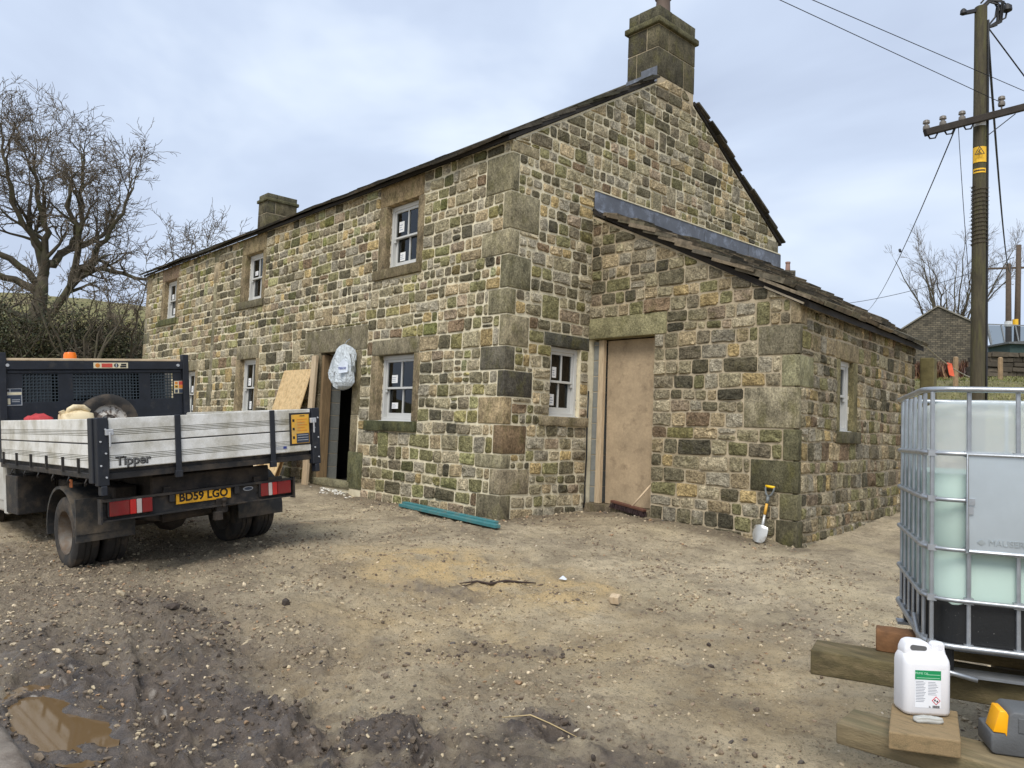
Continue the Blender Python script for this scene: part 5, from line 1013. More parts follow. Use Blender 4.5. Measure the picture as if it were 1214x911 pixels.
mb = MB(); mb.box((.09, -.004, .09), (.3, .0, .145)); mb.build('lid_panel', gpl, tcase, bevel=.002)
# ================================================================= POLES, CABLES, BACKGROUND
polew = mat('mossy_pole', lin(76, 70, 54), rough=.9, var=.35, scale=5, bump=.6, bscale=30, stretch=(5, 5, .6), dirt=lin(84, 84, 46), dscale=2.5, dlo=.48, dhi=.75)
iron = mat('black_ironwork', lin(28, 28, 30), rough=.6, var=.2, bump=.2); porc = mat('grey_porcelain', lin(118, 112, 104), rough=.3, var=.1, bump=0)
pb = Vector((3.60, 6.37, gz(3.60, 6.37)-.1)); ptop = Vector((3.665, 6.30, 7.75))
pole = empty('utility_pole', pb, 'tall mossy wooden utility pole with crossarm and yellow warning sign behind the tank', 'utility pole')
mb = MB(); mb.tube([pb.lerp(ptop, k/8) for k in range(9)], [.106-.02*k/8 for k in range(9)], 16); mb.build('post', polew, pole, smooth=True, angle=50)
ac = pb.lerp(ptop, .755); ad = Vector((.996, 1.043, .0)).normalized(); ad = Vector((ad.x, ad.y, .30)).normalized(); cf = -Vector((ad.y, -ad.x, 0)).normalized()*-.15
toc = (CAM-ac); toc.z = 0; toc.normalize(); cf = toc*.15; sl = toc.cross(Vector((0, 0, 1))).normalized()*-1
a0 = ac+cf-ad*.86+Vector((0, 0, .10)); a1 = ac+cf+ad*.86+Vector((0, 0, .10)); mb = MB(); mb.bar(a0, a1, .09, .10); arm = mb.build('crossarm', mat('dark_arm', lin(52, 46, 40), rough=.85, var=.3, bump=.4), pole, bevel=.006)
mb = MB(); mb.bar(ac+cf+ad*.55+Vector((0, 0, .03)), ac+toc*.10+sl*.09+Vector((0, 0, -.17)), .03, .012); mb.build('brace', iron, pole)
ins = []
for q in (-.84, -.58, -.28, .34, .80):
    p = a0.lerp(a1, (q+.86)/1.72); up_ = q > 0; s_ = 1 if up_ else -1
    base = p+Vector((0, 0, .05*s_ if up_ else -.02)); mb = MB(); mb.cyl(base, base+Vector((0, 0, .09)), .012, 8); mb.lathe(base+Vector((0, 0, .06)), (0, 0, 1), [(0, .045), (.02, .05), (.06, .045), (.07, .028), (.09, .028), (.10, .05), (.14, .045), (.155, .02), (.155, 0)], 14); mb.build('insulator', porc, pole, smooth=True, angle=40)
    if not up_: mb = MB(); mb.tube([base+Vector((0, 0, .02)), base+ad*.06+Vector((0, 0, -.09)), base+ad*.14+Vector((0, 0, -.10)), base+ad*.2+Vector((0, 0, .0))], .012, 6); mb.build('cable_loop', iron, pole, smooth=True)
    ins.append(base+Vector((0, 0, .11)))
def psign(fr, w, h, m, nm, off=.004): 
    p = pb.lerp(ptop, fr); r = .106-.02*fr; mb = MB(); n = 6; vs = []
    for z in (-h/2, h/2):
        for k in range(n+1):
            g = (k/n-.5)*w/r; vs.append(p+(toc*math.cos(g)+sl*math.sin(g))*(r+off)+Vector((0, 0, z)))
    mb.add(vs, [(k, k+1, n+2+k, n+1+k) for k in range(n)]); return mb.build(nm, m, pole)
signy = mat('sign_yellow', lin(236, 186, 44), rough=.5, var=.08, bump=0)
psign(.700, .20, .24, signy, 'warning_sign', .006); psign(.668, .18, .07, signy, 'warning_plate', .006); psign(.668, .15, .02, darkp, 'warning_print', .009); psign(.765, .17, .12, mat('white_tag', lin(206, 208, 208), bump=0, rough=.5), 'number_tag', .008)
p = pb.lerp(ptop, .704)+toc*(.125+.008); mb = MB(); tri = [Vector((-.062, -.045, 0)), Vector((.062, -.045, 0)), Vector((0, .075, 0))]
for i in range(3): A, B = tri[i], tri[(i+1) % 3]; mb.bar(p+sl*A.x+Vector((0, 0, A.y)), p+sl*B.x+Vector((0, 0, B.y)), .010, .004, up=tuple(toc))
mb.bar(p+sl*.008+Vector((0, 0, .035)), p-sl*.01+Vector((0, 0, -.005)), .012, .004, up=tuple(toc)); mb.bar(p-sl*.012+Vector((0, 0, .0)), p+sl*.014+Vector((0, 0, -.03)), .010, .004, up=tuple(toc)); mb.bar(p-sl*.03+Vector((0, 0, -.03)), p+sl*.03+Vector((0, 0, -.03)), .007, .004, up=tuple(toc)); mb.build('warning_symbol', darkp, pole)
mb = MB(); pts = []
for k in range(150): f = .52+.12*k/150; q = pb.lerp(ptop, f); g = k*.62; pts.append(q+Vector((math.cos(g), math.sin(g), 0))*(.106-.02*f+.012))
mb.tube(pts, .007, 4)
for k in range(0, 150, 2): q = pts[k]; d = (q-pb.lerp(ptop, .52+.12*k/150)); d.normalize(); mb.bar(q, q+d*.03, .005, .005)
mb.build('barbed_wire_wrap', mat('rusty_wire', lin(96, 88, 78), rough=.7, metal=.4), pole)
rn = random.Random(31); mb = MB()
for k in range(7):
    g0 = rn.uniform(-.6, .9); s_ = rn.uniform(.25, .5); z0 = rn.uniform(-.12, .08); pts = [ptop+Vector((0, 0, z0)), ptop+ad*s_*.5+Vector((0, 0, .12+z0)), ptop+ad*s_+toc*rn.uniform(-.1, .1)+Vector((0, 0, -.05)), ptop+ad*s_*.9+Vector((0, 0, -.28+z0)), ptop+ad*.08+Vector((0, 0, -.36))]
    cv = []
    for i in range(13):
        t_ = i/12*(len(pts)-1); j = min(int(t_), len(pts)-2); f = t_-j; cv.append(pts[j].lerp(pts[j+1], f*f*(3-2*f)))
    mb.tube(cv, .014, 6)
for q, r in ((.42, .07), (.30, .05), (-.28, .05)): c = ptop+ad*q+Vector((0, 0, -.12 if q > 0 else .0)); mb.lathe(c-Vector((0, 0, r)), (0, 0, 1), [(0, .02), (r*.4, r), (r*1.4, r*.9), (r*2, .02)], 8)
mb.bar(ptop-ad*.3+Vector((0, 0, -.02)), ptop+ad*.05+Vector((0, 0, -.04)), .05, .05); mb.build('cable_fittings', iron, pole, smooth=True, angle=50)
mb = MB(); mb.tube([pb.lerp(ptop, f)+sl*(.106-.02*f+.012)+toc*.03*math.sin(f*9) for f in np.linspace(.2, .97, 14)], .016, 6); mb.build('riser_cable', iron, pole, smooth=True)
def cable(label, a, b, r, sag, ext=0, m=None, n=24, nm='overhead_cable'):
    a, b = Vector(a), Vector(b); b = b+(b-a)*ext; mb = MB(); mb.tube([a.lerp(b, k/n)-Vector((0, 0, sag*4*(k/n)*(1-k/n))) for k in range(n+1)], r, 4); return tag(mb.build(nm, m or iron, None, origin=a, smooth=True), label, 'cable')
cable('lower of the two bare wires crossing the sky to the crossarm', ins[3], (2.657, 1.888, 6.42), .0065, .0, 2.2)
cable('upper of the two bare wires crossing the sky to the crossarm', ins[4]+Vector((0, 0, .02)), (2.905, 2.156, 6.45), .0065, .0, 2.2)
c_ = cable('thin wire with a black clip running from the crossarm down to the left', a0+ad*.5, (-22.663, 63.405, 13.504), .010, 1.6)
mb = MB(); q_ = (a0+ad*.5).lerp(Vector((-22.663, 63.405, 13.504)), .147)-Vector((0, 0, 1.6*4*.147*.853)); mb.lathe(q_-Vector((.05, .1, .12)), (-.35, .8, .4), [(0, .015), (.05, .035), (.25, .035), (.3, .015)], 8); mb.build('clip', iron, c_)
cable('heavy black cable running from the pole top to the distant poles', ptop+ad*.1+Vector((0, 0, -.3)), (-6.975, 50.891, 13.2), .02, 1.9)
cable('stay wire from the pole top toward the right edge', ptop+ad*.12+Vector((0, 0, -.36)), (4.022, 7.179, 6.86), .012, 0, 4)
cable('faint far wire sloping behind the slate roof', (-21, 55, 12.3), (-6.9, 51.0, 13.6), .02, .5)
cable('slack wire hanging from the crossarm beside the pole', a0+ad*.52, pb.lerp(ptop, .45)-sl*.12, .005, .1)
# distant poles
fpw = mat('far_pole', lin(84, 72, 60), rough=.9, var=.2)
for (x, y, zt, lb_, arm_) in ((-6.85, 51.3, 14.45, 'taller of the two distant wooden poles, with a small crossarm', 1), (-7.2, 50.95, 13.2, 'shorter of the two distant wooden poles beside the green shed', 0)):
    z0 = gz(x, y)-.2; e_ = empty('utility_pole', (x, y, z0), lb_, 'utility pole', 'two distant poles'); mb = MB(); mb.tube([(x, y, z0), (x+.15*arm_, y, zt)], [.2, .15], 10); mb.build('post', fpw, e_, smooth=True)
    if arm_:
        mb = MB(); mb.bar((x-2.0, y-2.1, 12.75), (x+.7, y+.7, 13.0), .1, .12); mb.build('crossarm', fpw, e_); mb = MB(); mb.cyl((x, y-.01, 9.1), (x, y-.01, 9.5), .22, 10); mb.build('band', signy, e_)
    else: mb = MB(); mb.cyl((x, y, 9.0), (x, y, 9.35), .23, 10); mb.build('band', MATS['white_tag'], e_)
# barn, end-on
EL = Vector((.95, .312, 0)); bc = Vector((-13.9, 58.4, 0)); barnm = bpy.data.materials.new('barn_stone'); barnm.use_nodes = True; t = barnm.node_tree; b = t.nodes['Principled BSDF']; b.inputs['Roughness'].default_value = .95
tcn = nd(t, 'ShaderNodeTexCoord'); brk = nd(t, 'ShaderNodeTexBrick'); brk.inputs['Scale'].default_value = 1; brk.inputs['Brick Width'].default_value = .34; brk.inputs['Row Height'].default_value = .15; brk.inputs['Mortar Size'].default_value = .016; brk.inputs['Color1'].default_value = (*lin(112, 104, 88), 1); brk.inputs['Color2'].default_value = (*lin(78, 74, 64), 1); brk.inputs['Mortar'].default_value = (*lin(54, 50, 44), 1); brk.offset = .43
mpn = nd(t, 'ShaderNodeMapping'); mpn.inputs['Rotation'].default_value = (math.radians(90), 0, 0)
nz = nd(t, 'ShaderNodeTexNoise'); nz.inputs['Scale'].default_value = 1.6; nz.inputs['Detail'].default_value = 8; mm = nd(t, 'ShaderNodeMix', data_type='RGBA', blend_type='OVERLAY'); mm.inputs[0].default_value = .8
t.links.new(tcn.outputs['Object'], mpn.inputs[0]); t.links.new(mpn.outputs[0], brk.inputs['Vector']); t.links.new(tcn.outputs['Object'], nz.inputs['Vector']); t.links.new(brk.outputs[0], mm.inputs[6]); t.links.new(nz.outputs['Fac'], mm.inputs[7]); t.links.new(mm.outputs[2], b.inputs['Base Color'])
barn = empty('stone_barn', (bc.x, bc.y, 5.4), 'small dark stone barn seen gable-on beyond the lean-to', 'barn'); barn.rotation_euler.z = math.atan2(EL.y, EL.x); PO[barn.name] = (0, 0, 5.4)
mb = MB(); mb.prism([(-2.6, 5), (2.7, 5), (2.7, 10.45), (.0, 12.0), (-2.6, 10.2)], (0, 0, 0), (1, 0, 0), (0, 0, 1), (0, 9, 0)); mb.build('wall', barnm, barn)
mb = MB(); mb.prism([(-2.75, 10.1), (0, 12.0), (2.85, 10.4), (2.85, 10.52), (0, 12.12), (-2.75, 10.22)], (0, -.12, 0), (1, 0, 0), (0, 0, 1), (0, 9.3, 0)); mb.build('roof', mat('barn_slate', lin(128, 124, 114), rough=.9, var=.25, scale=2), barn)
# shed
sc = Vector((-4.4, 42.2, 0)); shd = empty('garden_shed', (sc.x, sc.y, 5.2), 'dark green shed with a pale glazed frame beside the distant poles', 'shed'); shd.rotation_euler.z = math.atan2(.725, .689); PO[shd.name] = (0, 0, 5.2)
mb = MB(); mb.box((-.6, 0, 4.2), (2.6, 2, 6.75)); mb.build('wall', mat('shed_green', lin(52, 72, 70), rough=.8, var=.15), shd); mb = MB(); mb.prism([(-.8, 6.75), (2.8, 6.75), (2.8, 6.85), (1.0, 7.0), (-.8, 6.85)], (0, -.2, 0), (1, 0, 0), (0, 0, 1), (0, 2.4, 0)); mb.build('roof', mat('shed_roof', lin(96, 98, 98), rough=.7), shd)
mb = MB()
for x in (-.9, -.1, .7, 1.5, 2.3, 3.0): mb.bar((x, 1.2, 6.8), (x-.25, 1.2, 8.0), .06, .06)
mb.bar((-1.2, 1.2, 8.0), (3.0, 1.2, 8.0), .06, .06); mb.bar((-.9, 1.2, 6.9), (-1.15, 1.2, 8.0), .1, .1); mb.build('glazing_frame', mat('frame_grey', lin(130, 134, 136), rough=.6), shd)
mb = MB(); mb.add([(-.9, 1.25, 6.85), (3.0, 1.25, 6.85), (2.8, 1.25, 7.95), (-1.1, 1.25, 7.95)], [(0, 1, 2, 3)]); mb.build('glazing', gm, shd)
# fence
fpm = mat('fence_timber', lin(150, 126, 96), rough=.85, var=.25, scale=8, bump=.3)
for k, (x, y, zt, l) in enumerate([(1.181, 13.333, 3.10, 'pale fence post on the grass bank left of the mossy pole'), (1.602, 15.258, 3.25, 'pale fence post on the grass bank right of the mossy pole')]):
    z0 = gz(x, y)-.2; mb = MB(); mb.tube([(x, y, z0), (x, y, zt-.02), (x, y, zt)], [.06, .058, .03], 8); tag(mb.build('fence_post', fpm, None, origin=(x, y, z0), smooth=True, angle=40), l, 'fence post', 'fence posts on the bank')
cable('sagging fence rope with an orange tag near the barn', (2.108, 8.412, 2.879), (1.45, 14.9, 2.75), .014, .25, .2, mat('pale_rope', lin(176, 168, 150), rough=.8), nm='fence_rope')
mb = MB(); mb.obox((1.93, 10.5, 2.42), (.06, .02, -.02), (.02, .04, 0), (-.05, 0, .26)); tag(mb.build('orange_tag', mat('orange_tape', lin(222, 96, 60), rough=.6), None, origin=(1.93, 10.5, 2.5)), 'strip of orange tape tied to the fence rope', 'tape')
# mossy gatepost at the lean-to's far end
gp = Vector((2.80, 6.72, 0)); z0 = gz(gp.x, gp.y)-.2; mb = MB(); mb.box((gp.x-.10, gp.y-.08, z0), (gp.x+.10, gp.y+.12, 2.38), .012, random.Random(2)); tag(mb.build('gatepost', mat('mossy_post', lin(104, 96, 62), rough=.9, var=.35, scale=7, bump=.6, bscale=30), None, origin=(gp.x, gp.y, z0), bevel=.015), 'mossy stone gatepost at the far end of the lean-to', 'gatepost')
# field wall behind the fence
mb = MB(); rn = random.Random(6); x = 0
fa, fb_ = Vector((-.95, 22.75, 0)), Vector((2.5, 26.5, 0)); dd = (fb_-fa); Lw = dd.length; dd.normalize(); nn_ = Vector((-dd.y, dd.x, 0)); dsw = empty('field_wall', (fa.x, fa.y, 2.5), 'low dark drystone wall on the bank behind the fence', 'wall')
for row in range(6):
    x = rn.uniform(-.2, 0)
    while x < Lw:
        w_ = rn.uniform(.25, .6); q = fa+dd*x; z = gz(q.x, q.y)+row*.17-.05; mb.obox(q+nn_*rn.uniform(-.05, .05)+Vector((0, 0, z)), dd*(w_-.02), nn_*.45, Vector((rn.uniform(-.03, .03), 0, .15+rn.uniform(-.02, .02)))); kk = rn.uniform(.5, 1.15); mb.cur = tuple(v*kk for v in lin(88, 80, 68)); mb.c[-8:] = [mb.cur]*8; x += w_
stuff(mb.build('wall_stones', mat('drystone', rough=.95, var=.3, scale=6, bump=.5, attr='col'), dsw, col=True))
# far chimney pot
fc_ = Vector((-12.15, 30.73, 0)); z0 = gz(fc_.x, fc_.y)-.6; fch = empty('far_cottage', (fc_.x, fc_.y, z0), 'far cottage hidden but for its small chimney pot over the slate roof', 'cottage'); fch.rotation_euler.z = math.atan2(.736, .676); PO[fch.name] = (0, 0, z0)
mb = MB(); mb.prism([(-2.2, z0), (2.2, z0), (2.2, 6.6), (0, 8.1), (-2.2, 6.6)], (-6, 0, 0), (0, 1, 0), (0, 0, 1), (7.5, 0, 0)); mb.build('wall', barnm, fch); mb = MB(); mb.prism([(-2.5, 6.4), (0, 8.12), (2.5, 6.4), (2.5, 6.55), (0, 8.28), (-2.5, 6.55)], (-6.2, 0, 0), (0, 1, 0), (0, 0, 1), (7.8, 0, 0)); mb.build('roof', MATS['barn_slate'], fch)
mb = MB(); mb.box((-.3, -.3, 7.5), (.3, .3, 9.85)); mb.build('chimney', barnm, fch); mb = MB(); mb.lathe((0, 0, 9.85), (0, 0, 1), [(0, .13), (.4, .11), (.42, .13), (.5, .13), (.5, 0)], 12); mb.build('chimney_pot', mat('red_pot', lin(146, 116, 104), rough=.8), fch)
# ---- leafless trees
bark = mat('dark_bark', lin(80, 73, 60), rough=.95, var=.35, scale=6, bump=.6, bscale=18, dirt=lin(84, 88, 56), dscale=2.5, dlo=.5, dhi=.75)
twigm = mat('twig_bark', lin(98, 88, 74), rough=.95, var=.2, bump=0)
def bend(p, d, L_, r0, r1, n, rn, wig, up=.0):
    pts = [Vector(p)]; d = Vector(d).normalized()
    for i in range(n):
        d = (d+Vector((rn.gauss(0, wig), rn.gauss(0, wig), rn.gauss(0, wig)+up))).normalized(); pts.append(pts[-1]+d*L_/n)
    return pts, [r0+(r1-r0)*i/n for i in range(n+1)], d
def side_dir(d, rn, ang):
    a = d.orthogonal().normalized(); b_ = d.cross(a); g = rn.uniform(0, 2*math.pi); s = a*math.cos(g)+b_*math.sin(g); return (d*math.cos(ang)+s*math.sin(ang)).normalized()
def grow(mbs, pts, rad, lvl, L_, rn, cfg, mr=.007):
    if lvl >= len(cfg): return
    num, lf, ang, wig, up, sides = cfg[lvl]
    for k in range(num):
        f = rn.uniform(.25, 1) if k else 1.0; t_ = f*(len(pts)-1); j = min(int(t_), len(pts)-2); q = pts[j].lerp(pts[j+1], t_-j); d = (pts[j+1]-pts[j]).normalized()
        r = max(mr*1.4, (rad[j]+(rad[j+1]-rad[j])*(t_-j))*rn.uniform(.5, .75)); l = L_*lf*rn.uniform(.6, 1.25); nd_ = side_dir(d, rn, ang*rn.uniform(.55, 1.25)) if k else side_dir(d, rn, ang*.4)
        nd_.z += up; n = 4 if lvl < 3 else 3
        p2, r2, _ = bend(q, nd_, l, r, max(mr, r*.35), n, rn, wig, up*.25); mbs[1 if lvl < 1 else 2].tube(p2, r2, sides, cap=False); grow(mbs, p2, r2, lvl+1, l, rn, cfg, mr)
def bare_tree(name, label, base, limbs, trunk, cfg, seed, mr=.007):
    rn = random.Random(seed); base = Vector(base); e = empty(name, base, label, 'tree'); mbs = [MB(), MB(), MB()]
    mbs[0].tube([base+Vector(p) for p, r in trunk], [r for p, r in trunk], 12)
    for lp_, r0, r1, l_ in limbs:
        P_ = [base+Vector(p) for p in lp_]; cv = []; n = 4*(len(P_)-1)
        for i in range(n+1):
            t_ = i/4; j = min(int(t_), len(P_)-2); f = t_-j; p0, p1, p2, p3 = P_[max(j-1, 0)], P_[j], P_[j+1], P_[min(j+2, len(P_)-1)]
            cv.append(.5*((2*p1)+(-p0+p2)*f+(2*p0-5*p1+4*p2-p3)*f*f+(-p0+3*p1-3*p2+p3)*f**3)+Vector((rn.gauss(0, .05), rn.gauss(0, .05), rn.gauss(0, .05))))
        rr_ = [r0+(r1-r0)*i/n for i in range(n+1)]; mbs[1].tube(cv, rr_, 8); grow(mbs, cv, rr_, 0, l_, rn, cfg, mr)
    mbs[0].build('trunk', bark, e, smooth=True); mbs[1].build('limbs', bark, e, smooth=True); mbs[2].build('twigs', twigm, e); return e
Rl = Vector((.6765, .7364, 0)); Fl = Vector((-.7364, .6765, 0))
def LP(du, dv, dp=0): return Rl*(du*.0334)+Vector((0, 0, dv*.0334))+Fl*dp       # metres sideways, up, away
tb = Vector((-27.5, -.2, 0)); tb.z = gz(tb.x, tb.y)-.3
cfg = [(10, .5, .85, .2, .08, 5), (6, .58, .8, .25, .05, 4), (5, .6, .75, .26, .03, 3), (3, .62, .7, .26, .02, 3)]
dv0 = 424
def PX(u, v, dp=0): return LP(u-45, dv0-v, dp)
limbs = [([PX(46, 310), PX(22, 285, -.8), PX(-8, 255, -1.2), PX(-22, 205, -1.4), PX(-20, 160, -1.5)], .16, .035, 3.2), ([PX(50, 275), PX(30, 230, -1), PX(22, 180, -1.4), PX(18, 145, -1.6)], .13, .03, 2.8), ([PX(45, 330), PX(50, 290), PX(52, 250, -.3), PX(45, 205, -.6), PX(40, 160, -.8)], .2, .04, 3.6), ([PX(48, 300), PX(30, 262, .5), PX(10, 235, .9), PX(3, 175, 1.2)], .2, .04, 3.2), ([PX(52, 285), PX(66, 262, .5), PX(75, 225, .8), PX(68, 180, 1.0), PX(64, 140, 1.2)], .17, .04, 3.0),
    ([PX(44, 392, 0), PX(66, 355, -.5), PX(95, 315, -.8), PX(125, 280, -1.1), PX(150, 240, -1.3), PX(168, 200, -1.4)], .21, .04, 3.2), ([PX(112, 296, -1), PX(135, 292, -.8), PX(165, 300, -.5), PX(198, 298, -.2), PX(228, 285, .2)], .11, .025, 2.4), ([PX(95, 315, -.8), PX(112, 262, -1.6), PX(108, 222, -2.2), PX(118, 195, -2.4)], .14, .03, 2.6),
    ([PX(45, 320), PX(18, 305, -.6), PX(-15, 300, -1.2), PX(-45, 270, -1.5)], .17, .04, 3.0), ([PX(40, 350), PX(10, 345, 1), PX(-30, 335, 1.6), PX(-60, 320, 2)], .16, .04, 2.8), ([PX(58, 270, .3), PX(88, 245, 1.2), PX(100, 210, 1.8), PX(96, 180, 2.2)], .12, .03, 2.6)]
bare_tree('oak_tree', 'large leafless spreading tree beyond the far end of the house', tb, limbs, [(LP(0, -10), .46), (PX(44, 400), .37), (PX(45, 350), .30), (PX(47, 315), .24)]+[(PX(47, 300), .2)], cfg, 7)
mbk = None
# second stem joining the leaning limb is part of the same stool
def rand_tree(name, label, base, H, spread, nl, cfg, seed, r0, mr=.007):
    rn = random.Random(seed); limbs = []
    for k in range(nl):
        g = 2*math.pi*k/nl+rn.uniform(-.4, .4); s = spread*rn.uniform(.35, 1); z0 = H*rn.uniform(.12, .3)
        limbs.append(([Vector((0, 0, z0)), Vector((math.cos(g)*s*.25, math.sin(g)*s*.25, H*.38)), Vector((math.cos(g)*s*.6, math.sin(g)*s*.6, H*rn.uniform(.6, .7))), Vector((math.cos(g)*s, math.sin(g)*s, H*rn.uniform(.78, .98)))], r0*.5, r0*.08, H*.24))
    return bare_tree(name, label, base, limbs, [(Vector((0, 0, -.3)), r0), (Vector((0, 0, H*.15)), r0*.8), (Vector((0, 0, H*.3)), r0*.55)], cfg, seed, mr)
b_ = Vector((-16.6, 70, gz(-16.6, 70))); rand_tree('bare_tree', 'leafless vase-shaped tree standing behind the stone barn', b_, 13.2, 5.6, 15, [(9, .5, .6, .12, .1, 4), (5, .62, .55, .14, .06, 3), (4, .65, .5, .14, .04, 3)], 15, .30, .0075)
cfgs = [(6, .5, .8, .2, .1, 4), (5, .6, .8, .22, .05, 3), (4, .6, .7, .22, .02, 3)]
for k, (u, v, d, H, l) in enumerate([(150, 400, 27, 4.8, 'leafless thorn bush against the far corner of the house'), (100, 400, 24.5, 5.2, 'leafless thorn bush on the slope below the leaning limb'), (240, 330, 34, 6.6, 'slim leafless tree whose twigs show over the far roof end')]):
    p = CAM+(FWD+RGT*((u-607)/899.4)+UPV*((455.5-v)/899.4))*d; p.z = gz(p.x, p.y); rand_tree('thorn_bush' if k < 2 else 'bare_tree', l, p, H, 2.2, 7, cfgs, 40+k, .12)
# ---- evergreen shrubs
leafm = mat('evergreen_leaf', rough=.6, var=.3, scale=3, bump=0, attr='col', spec=.4)
def shrub(label, base, rx, ry, rz, n, seed, cols, ls=.1):
    rg = np.random.RandomState(seed); e = empty('evergreen_shrub', base, label, 'shrub', 'shrubs beyond the far end of the house'); base = np.array(base)
    nc = 60; cc = rg.normal(0, 1, (nc, 3)); cc /= np.linalg.norm(cc, axis=1)[:, None]; cc *= rg.uniform(.55, 1.0, (nc, 1)); cc[:, 2] = np.abs(cc[:, 2])
    ci = rg.randint(0, nc, n); P_ = cc[ci]+rg.normal(0, .13, (n, 3)); P_ = P_*np.array([rx, ry, rz])+base; P_[:, 2] = np.maximum(P_[:, 2], base[2]-.2)
    a = rg.normal(0, 1, (n, 3)); a /= np.linalg.norm(a, axis=1)[:, None]; b2 = np.cross(a, rg.normal(0, 1, (n, 3))); b2 /= np.linalg.norm(b2, axis=1)[:, None]; s = rg.uniform(.5, 1.3, (n, 1))*ls
    V = np.stack([P_-a*s, P_+b2*s*.5, P_+a*s, P_-b2*s*.5], 1).reshape(-1, 3); F = np.arange(4*n).reshape(n, 4); me = bpy.data.meshes.new('foliage'); me.from_pydata((V-base).tolist(), [], F.tolist())
    tone = rg.uniform(.5, 1.4, nc)[ci][:, None]*rg.uniform(.75, 1.25, (n, 1)); c = np.array([lin(*q) for q in cols])[rg.randint(0, len(cols), n)]*tone
    at = me.color_attributes.new('col', 'FLOAT_COLOR', 'POINT'); at.data.foreach_set('color', np.repeat(np.concatenate([c, np.ones((n, 1))], 1), 4, 0).astype(np.float32).ravel()); me.materials.append(leafm)
    o = bpy.data.objects.new('foliage', me); C.objects.link(o); o.parent = e; stuff(o)
    rn = random.Random(seed); mb = MB(); bv = Vector(base)
    for k in range(34):
        g = rn.uniform(0, 6.28); s_ = rn.uniform(.2, .9); p2, r2, _ = bend(bv, (math.cos(g)*s_, math.sin(g)*s_, 1), rz*rn.uniform(.8, 1.25), .04, .012, 6, rn, .16); mb.tube(p2, r2, 4, cap=False)
        for q in range(5): j = rn.randint(2, 5); p3, r3, _ = bend(p2[j], (rn.gauss(0, 1), rn.gauss(0, 1), .8), rz*.3, .015, .007, 4, rn, .2); mb.tube(p3, r3, 3, cap=False)
    mb.build('stems', bark, e)
dk = [(64, 70, 42), (50, 56, 34), (78, 80, 50), (90, 84, 58)]
def PB(u, v, d): p = CAM+(FWD+RGT*((u-607)/899.4)+UPV*((455.5-v)/899.4))*d; return (p.x, p.y, gz(p.x, p.y))
for k, (u, d, rx, rz, l) in enumerate([(30, 25, 1.9, 3.9, 'dense dark evergreen shrub left of the big bare trunk'), (78, 26, 1.9, 3.7, 'dark evergreen shrub under the big bare tree'), (120, 27.5, 1.7, 3.0, 'lower evergreen shrub right of the big bare trunk'), (-15, 24, 2.2, 4.2, 'evergreen shrub at the left edge of the picture'), (152, 30, 1.5, 2.9, 'small evergreen shrub next to the house corner')]):
    shrub(l, PB(u, 420, d), rx, rx, rz-.25, 17000, 90+k, dk, .052)
# bracken and rough grass on the bank
def tuft(name, label, pts, cols, hgt, seed, kind='grass', w=.02):
    rg = np.random.RandomState(seed); n = len(pts); P_ = np.array(pts); a = rg.uniform(0, 6.28, n); l = rg.uniform(.5, 1.2, n)*hgt; d = np.stack([np.cos(a)*.45, np.sin(a)*.45, np.ones(n)], 1)*l[:, None]; s = np.stack([-np.sin(a), np.cos(a), np.zeros(n)], 1)*w
    V = np.stack([P_-s, P_+s, P_+d], 1).reshape(-1, 3); me = bpy.data.meshes.new(name); me.from_pydata(V.tolist(), [], np.arange(3*n).reshape(n, 3).tolist()); c = np.array([lin(*q) for q in cols])[rg.randint(0, len(cols), n)]*rg.uniform(.7, 1.2, (n, 1))
    at = me.color_attributes.new('col', 'FLOAT_COLOR', 'POINT'); at.data.foreach_set('color', np.repeat(np.concatenate([c, np.ones((n, 1))], 1), 3, 0).astype(np.float32).ravel()); me.materials.append(leafm); o = bpy.data.objects.new(name, me); C.objects.link(o); stuff(o); return tag(o, label, kind)
rg = np.random.RandomState(5)
px, py = rg.uniform(-2, 7, 16000), rg.uniform(9.3, 20, 16000); pz = ground_fine(px[None], py[None])[0]; tuft('bank_grass', 'rough green grass covering the bank behind the lean-to', np.stack([px, py, pz], 1), [(112, 118, 60), (130, 130, 74), (96, 104, 50), (142, 136, 88)], .05, 3, 'grass', .012)
px, py = rg.uniform(-6.0, -1.6, 5000), rg.uniform(22, 30, 5000); pz = ground_fine(px[None], py[None])[0]; tuft('bracken', 'dead reddish-brown bracken below the barn', np.stack([px, py, pz], 1), [(92, 58, 44), (112, 76, 54), (74, 52, 42), (122, 92, 62)], .6, 4, 'bracken', .05)
px, py = rg.uniform(-40, -19, 14000), rg.uniform(-6, 14, 14000); pz = ground_fine(px[None], py[None])[0]; tuft('slope_grass', 'pale rough grass on the slope under the trees', np.stack([px, py, pz], 1), [(150, 146, 92), (128, 130, 74), (168, 158, 108)], .22, 6, 'grass', .02)
